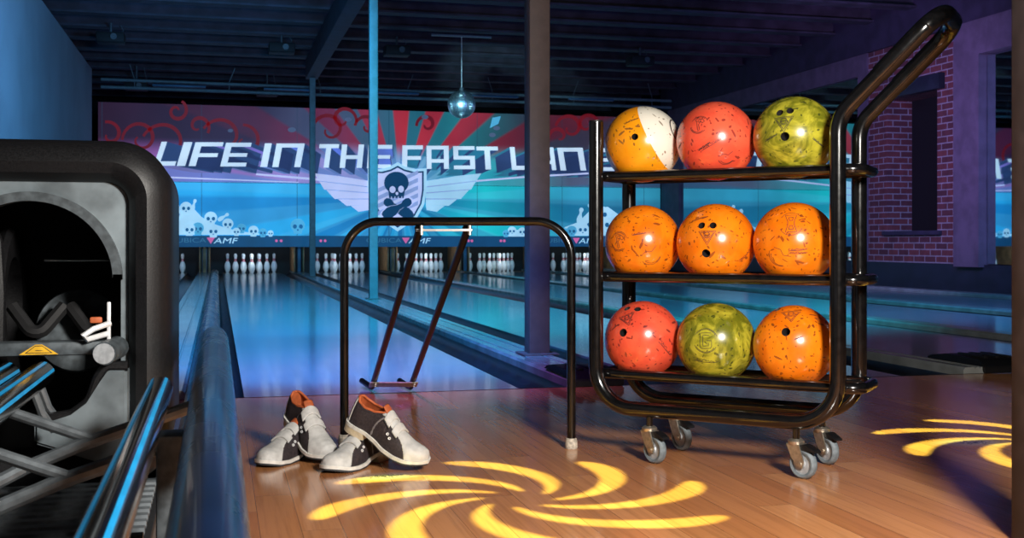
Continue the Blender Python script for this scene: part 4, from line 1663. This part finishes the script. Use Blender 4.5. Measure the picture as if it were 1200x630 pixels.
# silver panel with an arched mouth
ac, az, arad = -.350, .528, .166
zbot = .335
mouth = [(ac + arad, zbot)] + [(ac + arad * math.cos(R(a)), az + arad * math.sin(R(a))) for a in range(0, 181, 6)] + [(ac - arad, zbot)]


def arch_ring(mb, r0, r1, y0, y1, zlow):
    a = [(ac + r0, zlow)] + [(ac + r0 * math.cos(R(q)), az + r0 * math.sin(R(q))) for q in range(0, 181, 5)] + [(ac - r0, zlow)]
    b = [(ac + r1, zlow)] + [(ac + r1 * math.cos(R(q)), az + r1 * math.sin(R(q))) for q in range(0, 181, 5)] + [(ac - r1, zlow)]
    va = [[mb.bm.verts.new((x, y, z)) for x, z in lp] for lp in (a, b) for y in (y0, y1)]
    k = len(a)
    for i in range(k - 1):
        for p, q in ((0, 2), (3, 1), (2, 3), (1, 0)):
            mb.bm.faces.new((va[p][i], va[p][i + 1], va[q][i + 1], va[q][i]))
    return mb


ox0, ox1, oz1 = xl + .075, xr_ - .075, zt_ - .075
outer = [(ox1, .20)]
for k in range(9):
    a_ = R(90 * k / 8)
    outer.append((ox1 - .05 + .05 * math.cos(a_), oz1 - .05 + .05 * math.sin(a_)))
for k in range(9):
    a_ = R(90 + 90 * k / 8)
    outer.append((ox0 + .05 + .05 * math.cos(a_), oz1 - .05 + .05 * math.sin(a_)))
outer.append((ox0, .20))
inner = [(ac + arad, .20), (ac + arad, az - .06)] + [(ac + arad * math.cos(R(q)), az + arad * math.sin(R(q))) for q in range(0, 181, 6)] + [(ac - arad, az - .06), (ac - arad, .20)]
mb = MB()


def resample(pl, n):
    d = [0]
    for p_, q_ in zip(pl, pl[1:]):
        d.append(d[-1] + math.hypot(q_[0] - p_[0], q_[1] - p_[1]))
    out = []
    for k in range(n + 1):
        s = d[-1] * k / n
        i = max(j for j in range(len(d) - 1) if d[j] <= s + 1e-9)
        f_ = (s - d[i]) / (d[i + 1] - d[i] or 1)
        out.append((pl[i][0] + (pl[i + 1][0] - pl[i][0]) * f_, pl[i][1] + (pl[i + 1][1] - pl[i][1]) * f_))
    return out


ro, ri = resample(outer, 80), resample(inner, 80)
vo = [mb.bm.verts.new((x, BY + .020, z)) for x, z in ro]
vi = [mb.bm.verts.new((x, BY + .020, z)) for x, z in ri]
vib = [mb.bm.verts.new((x, BY + .06, z)) for x, z in ri]
for i in range(80):
    mb.bm.faces.new((vo[i], vo[i + 1], vi[i + 1], vi[i]))
    mb.bm.faces.new((vi[i], vi[i + 1], vib[i + 1], vib[i]))
obj('front_panel', mb, 'silver_panel', br)
obj('arch_trim', arch_ring(MB(), arad + .004, arad - .014, BY + .002, BY + .045, az + .01), 'grey_trim', br)
obj('inner_chamber', MB().box(ac - arad - .02, ac + arad + .02, BY + .40, BY + .42, .14, .75).box(ac - arad - .022, ac - arad - .012, BY + .05, BY + .42, .14, .75)
    .box(ac + arad + .012, ac + arad + .022, BY + .05, BY + .42, .14, .75), 'matte_black', br)
# lifting wheel and belts in the mouth
X90 = Matrix.Rotation(R(90), 4, 'Y')
wm = Matrix.Translation((-.445, BY + .22, .47)) @ X90
mb = MB().lathe([(.10, -.035), (.155, -.040), (.165, -.03), (.150, 0), (.165, .03), (.155, .040), (.10, .035), (.10, -.035)], 36, wm)
obj('lift_wheel', mb, 'black_plastic', br)
mb = MB()
disc_m = Matrix.Translation((-.280, BY + .20, .415)) @ Matrix.Rotation(R(78), 4, 'X')
mb.lathe([(0, 0), (.085, 0), (.088, .006), (.085, .012), (0, .016)], 32, disc_m)
obj('guide_disc', mb, 'grey_trim', br)
obj('cross_rod', MB().cyl((-.345, BY + .17, .563), (-.195, BY + .17, .563), .0028, 8), 'chrome', br)
mb = MB()
for x in (-.355, -.245):
    mb.tube(fillet([(x - .05, BY + .16, .47), (x, BY + .13, .405), (x + .05, BY + .16, .47)], [0, .02, 0], 5), .014, 8)
obj('rubber_belts', mb, 'matte_black', br)
mb = MB().tube([(-.44, BY + .06, .66), (-.415, BY + .04, .60), (-.408, BY + .03, .50), (-.41, BY + .03, .40)], .013, 10)
obj('hose', mb, 'black_plastic', br)
bar_ = obj('mouth_bar', MB().box(-.53, -.19, BY - .035, BY + .01, .385, .412, .006), 'grey_trim', br)
# warning sign on the bar: low yellow triangle with a dark border and mark
sx0, sx1, sz0, sz1, sy = -.362, -.292, .3885, .4075, BY - .0365
def tri(x0, x1, z0, z1, y):
    return MB().poly([(x0, y, z0), (x1, y, z0), ((x0 + x1) / 2 + .006, y, z1), ((x0 + x1) / 2 - .006, y, z1)])
sg_ = face_cam(obj('warning_sign', tri(sx0, sx1, sz0, sz1, sy), 'warning', br, fixn=False))
face_cam(obj('sign_border', tri(sx0 + .010, sx1 - .010, sz0 + .0025, sz1 - .002, sy - .0004), 'brand_dark', sg_, fixn=False))
face_cam(obj('sign_field', tri(sx0 + .014, sx1 - .014, sz0 + .0038, sz1 - .0034, sy - .0008), 'warning', sg_, fixn=False))
face_cam(obj('sign_mark', MB().poly([(-.331, sy - .0012, .397), (-.322, sy - .0012, .3965), (-.318, sy - .0012, .3955), (-.334, sy - .0012, .3955)]), 'brand_dark', sg_, fixn=False))
# chrome lever and round knob
mb = MB().box(-.206, -.199, BY - .03, BY - .022, .408, .486, .002)
mb.tube([(-.200, BY - .03, .445), (-.228, BY - .05, .436), (-.246, BY - .055, .424), (-.240, BY - .05, .416), (-.205, BY - .03, .425)], .0055, 8)
obj('latch_lever', mb, 'steel_white', br)
obj('orange_tab', MB().box(-.236, -.214, BY - .04, BY - .03, .446, .458, .003, mat=None), 'shoe_orange', br)
mb = MB().tube([(-.190, BY + .01, .395), (-.206, BY - .085, .392)], .022, 20)
kn = obj('knob', mb, 'grey_trim', br)
obj('knob_face', MB().tube([(-.206, BY - .085, .392), (-.2065, BY - .088, .392)], .0195, 20), 'grey_hub', kn)

# ball rack rails running toward the camera
def rail(x, z, y0, y1, r, label=None, stripes=()):
    pts = [(x, y0, z), (x, y1 - .02, z), (x, y1 - .006, z), (x, y1, z)]
    mb = MB().tube(pts, [r, r, r * .92, r * .6], 24)
    o = obj('rack_rail', mb, 'navy_gloss' if r > .03 else 'black_tube', br)
    for a in stripes:
        ca, sa = math.cos(R(a)), math.sin(R(a))
        ca2, sa2 = math.cos(R(a + 7)), math.sin(R(a + 7))
        ca3, sa3 = math.cos(R(a - 7)), math.sin(R(a - 7))
        rr2 = r + .0008
        mb = MB()
        a0 = [mb.bm.verts.new((x + c_ * rr2, y0, z + s_ * rr2)) for c_, s_ in ((ca3, sa3), (ca, sa), (ca2, sa2))]
        a1 = [mb.bm.verts.new((x + c_ * rr2, y1 - .02, z + s_ * rr2)) for c_, s_ in ((ca3, sa3), (ca, sa), (ca2, sa2))]
        for i in range(2):
            mb.bm.faces.new((a0[i], a0[i + 1], a1[i + 1], a1[i]))
        obj('blue_stripe', mb, 'blue_strip', o)
    return o


rail(-.383, .352, .55, 2.33, .0235, stripes=(20, 70))
rail(-.322, .352, .55, 2.33, .0235, stripes=(20, 70))
rail(-.098, .342, .45, 2.12, .0225, stripes=(60, 122))
fat = rail(-.008, .345, .55, 3.05, .036)
obj('end_drop', MB().tube(fillet([(-.008, 3.02, .345), (-.008, 3.16, .345), (-.012, 3.26, .20), (-.012, 3.30, .04)], [0, .07, .10, 0], 6), [.034] * 16, 18), 'navy_gloss', fat)
# skirt moulding under the hood
SKY = BY - .06
sk = [onY(u, v, SKY) for u, v in ((40, 496), (84, 489), (104, 474), (114, 446), (124, 432), (149, 432), (149, 552), (40, 520))]
mb = MB().prism(sk, lambda a, b: Vector((a, SKY, b)), lambda a, b: Vector((a, BY + .01, b)))
bmesh.ops.bevel(mb.bm, geom=mb.bm.edges[:], offset=.005, segments=2, affect='EDGES')
sko = obj('skirt', mb, 'silver_panel', br)
edge_pts = fillet([(p_[0], SKY + .012, p_[1] + .004) for p_ in sk[:6]], [0, .02, .04, .03, .015, 0], 5)
obj('skirt_edge', MB().tube(edge_pts, .0105, 10), 'black_plastic', sko)
# V shaped carrier rods under the rails
for y, pl in ((2.04, [(-.345, .300), (-.218, .262), (-.035, .318)]), (1.72, [(-.345, .300), (-.218, .262), (-.035, .318)])):
    mb = MB().tube([(pl[1][0] + .02, y, pl[1][1] + .004), (pl[0][0], y + .02, pl[0][1] + .02)], .0095, 10)
    mb.tube([(-.31, y - .02, .228), (pl[1][0], y, pl[1][1]), (pl[2][0], y + .02, pl[2][1])], .0115, 10)
    mb.tube([(-.35, y - .06, .212), (-.31, y - .02, .228)], .0115, 10)
    obj('carrier_rod', mb, 'grey_rod', br)
for y in (2.30, 2.22):
    obj('rail_hanger', MB().tube([(-.322, y, .33), (-.31, y + .01, .29), (-.29, y + .02, .255)], .0075, 8), 'grey_rod', br)
# ribbed tray
mb = MB().box(-.60, -.10, .9, 2.30, .130, .145, .003)
tray = obj('drip_tray', mb, 'matte_black', br)
mb = MB()
for k in range(30):
    y = .95 + k * .044
    mb.tube([(-.59, y, .149), (-.11, y, .149)], .010, 8)
obj('tray_ribs', mb, 'grey_rod', tray)
obj('pedestal', MB().box(-.58, -.11, 1.0, 2.85, 0, .13, .01).box(-.60, -.10, BY + .03, BY + .50, 0, .13, .01), 'grey_trim', br)
obj('rack_leg', MB().box(-.085, -.045, 1.70, 1.76, 0, .325, .006), 'grey_trim', br)
obj('rack_leg', MB().box(-.085, -.045, .70, .76, 0, .325, .006), 'grey_trim', br)

# rounded blue cover over the return track, down the gap between the lanes
t = thing('track_cover', 'glossy blue raised cover running behind the ball return to pins', 'track cover', (-.06, 3.35, 0))
prf = [(-.118, -.05), (-.112, .05), (-.09, .085), (-.055, .10), (-.02, .085), (.015, .05), (.022, -.05)]
mb = MB().prism(prf, lambda a, b: Vector((a, FOUL + .01, b)), lambda a, b: Vector((a, PIN_Y - .3, b)))
obj('cover', mb, 'navy_gloss', t, sharp=50)
mb = MB().prism([(a, b if b > 0 else .002) for a, b in prf], lambda a, b: Vector((a, 3.36, b)), lambda a, b: Vector((a, FOUL + .009, b)))
obj('near_cover', mb, 'navy_gloss', t, sharp=50)

# ------------------------------------------------------------------ lights
def light(kind, name, loc, target, power, col, size=.3, spot=60, blend=.6):
    l = bpy.data.lights.new(name, kind)
    l.energy = power
    l.color = col
    if kind == 'AREA':
        l.size = size
    else:
        l.shadow_soft_size = size
    if kind == 'SPOT':
        l.spot_size = R(spot)
        l.spot_blend = blend
    o = bpy.data.objects.new(name, l)
    COL.objects.link(o)
    o.location = loc
    d = Vector(target) - Vector(loc)
    o.rotation_euler = d.to_track_quat('-Z', 'Y').to_euler()
    return o


light('AREA', 'flash', (1.0, .45, 1.25), (1.0, 3.1, .35), 108, (1, .95, .88), .34)
light('SPOT', 'blue_lane_wash', (.25, 4.3, 3.3), (.50, 6.1, 0), 1900, (.004, .30, .9), .2, 46, .6)
light('SPOT', 'blue_lane_mid', (.5, 6.2, 3.3), (.55, 9.6, 0), 1500, (.004, .34, .85), .2, 60, .8)
light('SPOT', 'blue_lane_far', (.6, 9, 3.3), (.7, 15, 0), 620, (.02, .42, .9), .2, 95, .9)
light('SPOT', 'purple_lane', (.25, 3.7, 3.3), (.85, 5.25, 0), 380, (.55, .12, 1.0), .15, 40, .8)
light('SPOT', 'teal_lane', (2.7, 6.0, 3.4), (3.2, 9.8, 0), 1700, (.02, .6, .85), .2, 90, .9)
light('SPOT', 'blue_right', (5.6, 6.5, 3.4), (6.3, 11, 0), 700, (.06, .32, 1.0), .2, 100, .9)
light('SPOT', 'left_wall_wash', (.4, 11.0, 2.6), (-2.15, 15.5, 2.6), 400, (.16, .48, 1.0), .25, 110, .9)
light('SPOT', 'purple_wall', (5.5, 11.0, 2.2), (9, 13.6, 1.9), 480, (.55, .36, 1.0), .3, 95, .9)
light('SPOT', 'purple_ceiling', (5.0, 11, 1.5), (4.0, 17, 4.0), 85, (.34, .20, .85), .4, 120, .9)
light('SPOT', 'blue_ceiling', (0.5, 11, 1.6), (1.2, 19, 4.0), 35, (.06, .28, .9), .4, 100, .9)
light('SPOT', 'teal_posts', (.2, 7.5, 3.0), (1.5, 13, 1.6), 80, (.55, .92, 1.0), .2, 50, .8)
light('SPOT', 'disco_spot', (2.0, 12.5, 1.9), (3.55, 16.5, 2.64), 700, (.4, .85, 1.0), .1, 18, .4)
for c in CENT:
    l = light('AREA', 'pin_deck_light', (c, YM + .16, .50), (c, PIN_Y + .5, .12), 3.6, (.85, .95, 1.0), .12)
    l.data.shape = 'RECTANGLE'
    l.data.size = 1.0
    l.data.size_y = .05


def gobo(name, x, y, power):
    """pinwheel projected straight down on the floor"""
    Hh = 3.2
    l = bpy.data.lights.new(name, 'SPOT')
    l.energy = power
    l.shadow_soft_size = .012
    l.spot_size = R(26)
    l.spot_blend = .05
    l.use_nodes = True
    nt = l.node_tree
    em = [n for n in nt.nodes if n.type == 'EMISSION'][0]
    tc = N(nt, 'ShaderNodeTexCoord')
    sp = N(nt, 'ShaderNodeSeparateXYZ')
    nt.links.new(tc.outputs['Normal'], sp.inputs[0])
    px = math_n(nt, 'MULTIPLY', math_n(nt, 'DIVIDE', sp.outputs[0], sp.outputs[2]), -Hh)
    py = math_n(nt, 'MULTIPLY', math_n(nt, 'DIVIDE', sp.outputs[1], sp.outputs[2]), -Hh)
    r = math_n(nt, 'SQRT', math_n(nt, 'ADD', math_n(nt, 'MULTIPLY', px, px), math_n(nt, 'MULTIPLY', py, py)))
    an = math_n(nt, 'ARCTAN2', py, px)
    k = math_n(nt, 'DIVIDE', math_n(nt, 'SUBTRACT', r, .085), .405)
    k = math_n(nt, 'MINIMUM', math_n(nt, 'MAXIMUM', k, 0), 1)
    th = math_n(nt, 'MULTIPLY_ADD', math_n(nt, 'POWER', k, .8), R(72), R(26))
    q = math_n(nt, 'DIVIDE', math_n(nt, 'SUBTRACT', an, th), PI / 4)
    fr = math_n(nt, 'SUBTRACT', q, math_n(nt, 'ROUND', q))
    arcl = math_n(nt, 'MULTIPLY', math_n(nt, 'ABSOLUTE', fr), math_n(nt, 'MULTIPLY', r, PI / 4))
    wd = math_n(nt, 'MULTIPLY_ADD', math_n(nt, 'POWER', k, .9), .058, .006)
    # rounded outer end
    e_ = math_n(nt, 'DIVIDE', math_n(nt, 'SUBTRACT', k, .82), .18, clamp=True)
    wd = math_n(nt, 'MULTIPLY', wd, math_n(nt, 'SQRT', math_n(nt, 'SUBTRACT', 1.0, math_n(nt, 'MULTIPLY', e_, e_), clamp=True)))
    mask = sstep(nt, math_n(nt, 'SUBTRACT', wd, arcl), -.004, .004)
    mask = math_n(nt, 'MULTIPLY', mask, sstep(nt, r, .078, .092))
    mask = math_n(nt, 'MULTIPLY', mask, math_n(nt, 'LESS_THAN', r, .492))
    nt.links.new(mask, em.inputs['Strength'])
    em.inputs['Color'].default_value = (.80, 1.0, .22, 1)
    o = bpy.data.objects.new(name, l)
    COL.objects.link(o)
    o.location = (x, y, Hh)
    return o


gobo('gobo_near', .683, 2.59, 1900)
gobo('gobo_right', 2.395, 2.915, 1900)

w = bpy.data.worlds.new('night')
sc.world = w
w.use_nodes = True
bg = w.node_tree.nodes['Background']
bg.inputs[0].default_value = (.05, .07, .22, 1)
bg.inputs[1].default_value = .05

# ------------------------------------------------------------------ camera
cam = bpy.data.cameras.new('camera')
cam.sensor_width = 36
cam.lens = F * 36 / 1200
cam.shift_y = -(315 - HOR) / 1200
cam.clip_start = .05
cam.dof.use_dof = True
cam.dof.focus_distance = 3.3
cam.dof.aperture_fstop = 14
co = bpy.data.objects.new('camera', cam)
COL.objects.link(co)
co.location = (0, 0, H0)
co.rotation_euler = (R(90), 0, -A)
sc.camera = co
sc.view_settings.view_transform = 'Standard'
sc.view_settings.look = 'None'
sc.view_settings.exposure = 0
sc.cycles.use_denoising = True
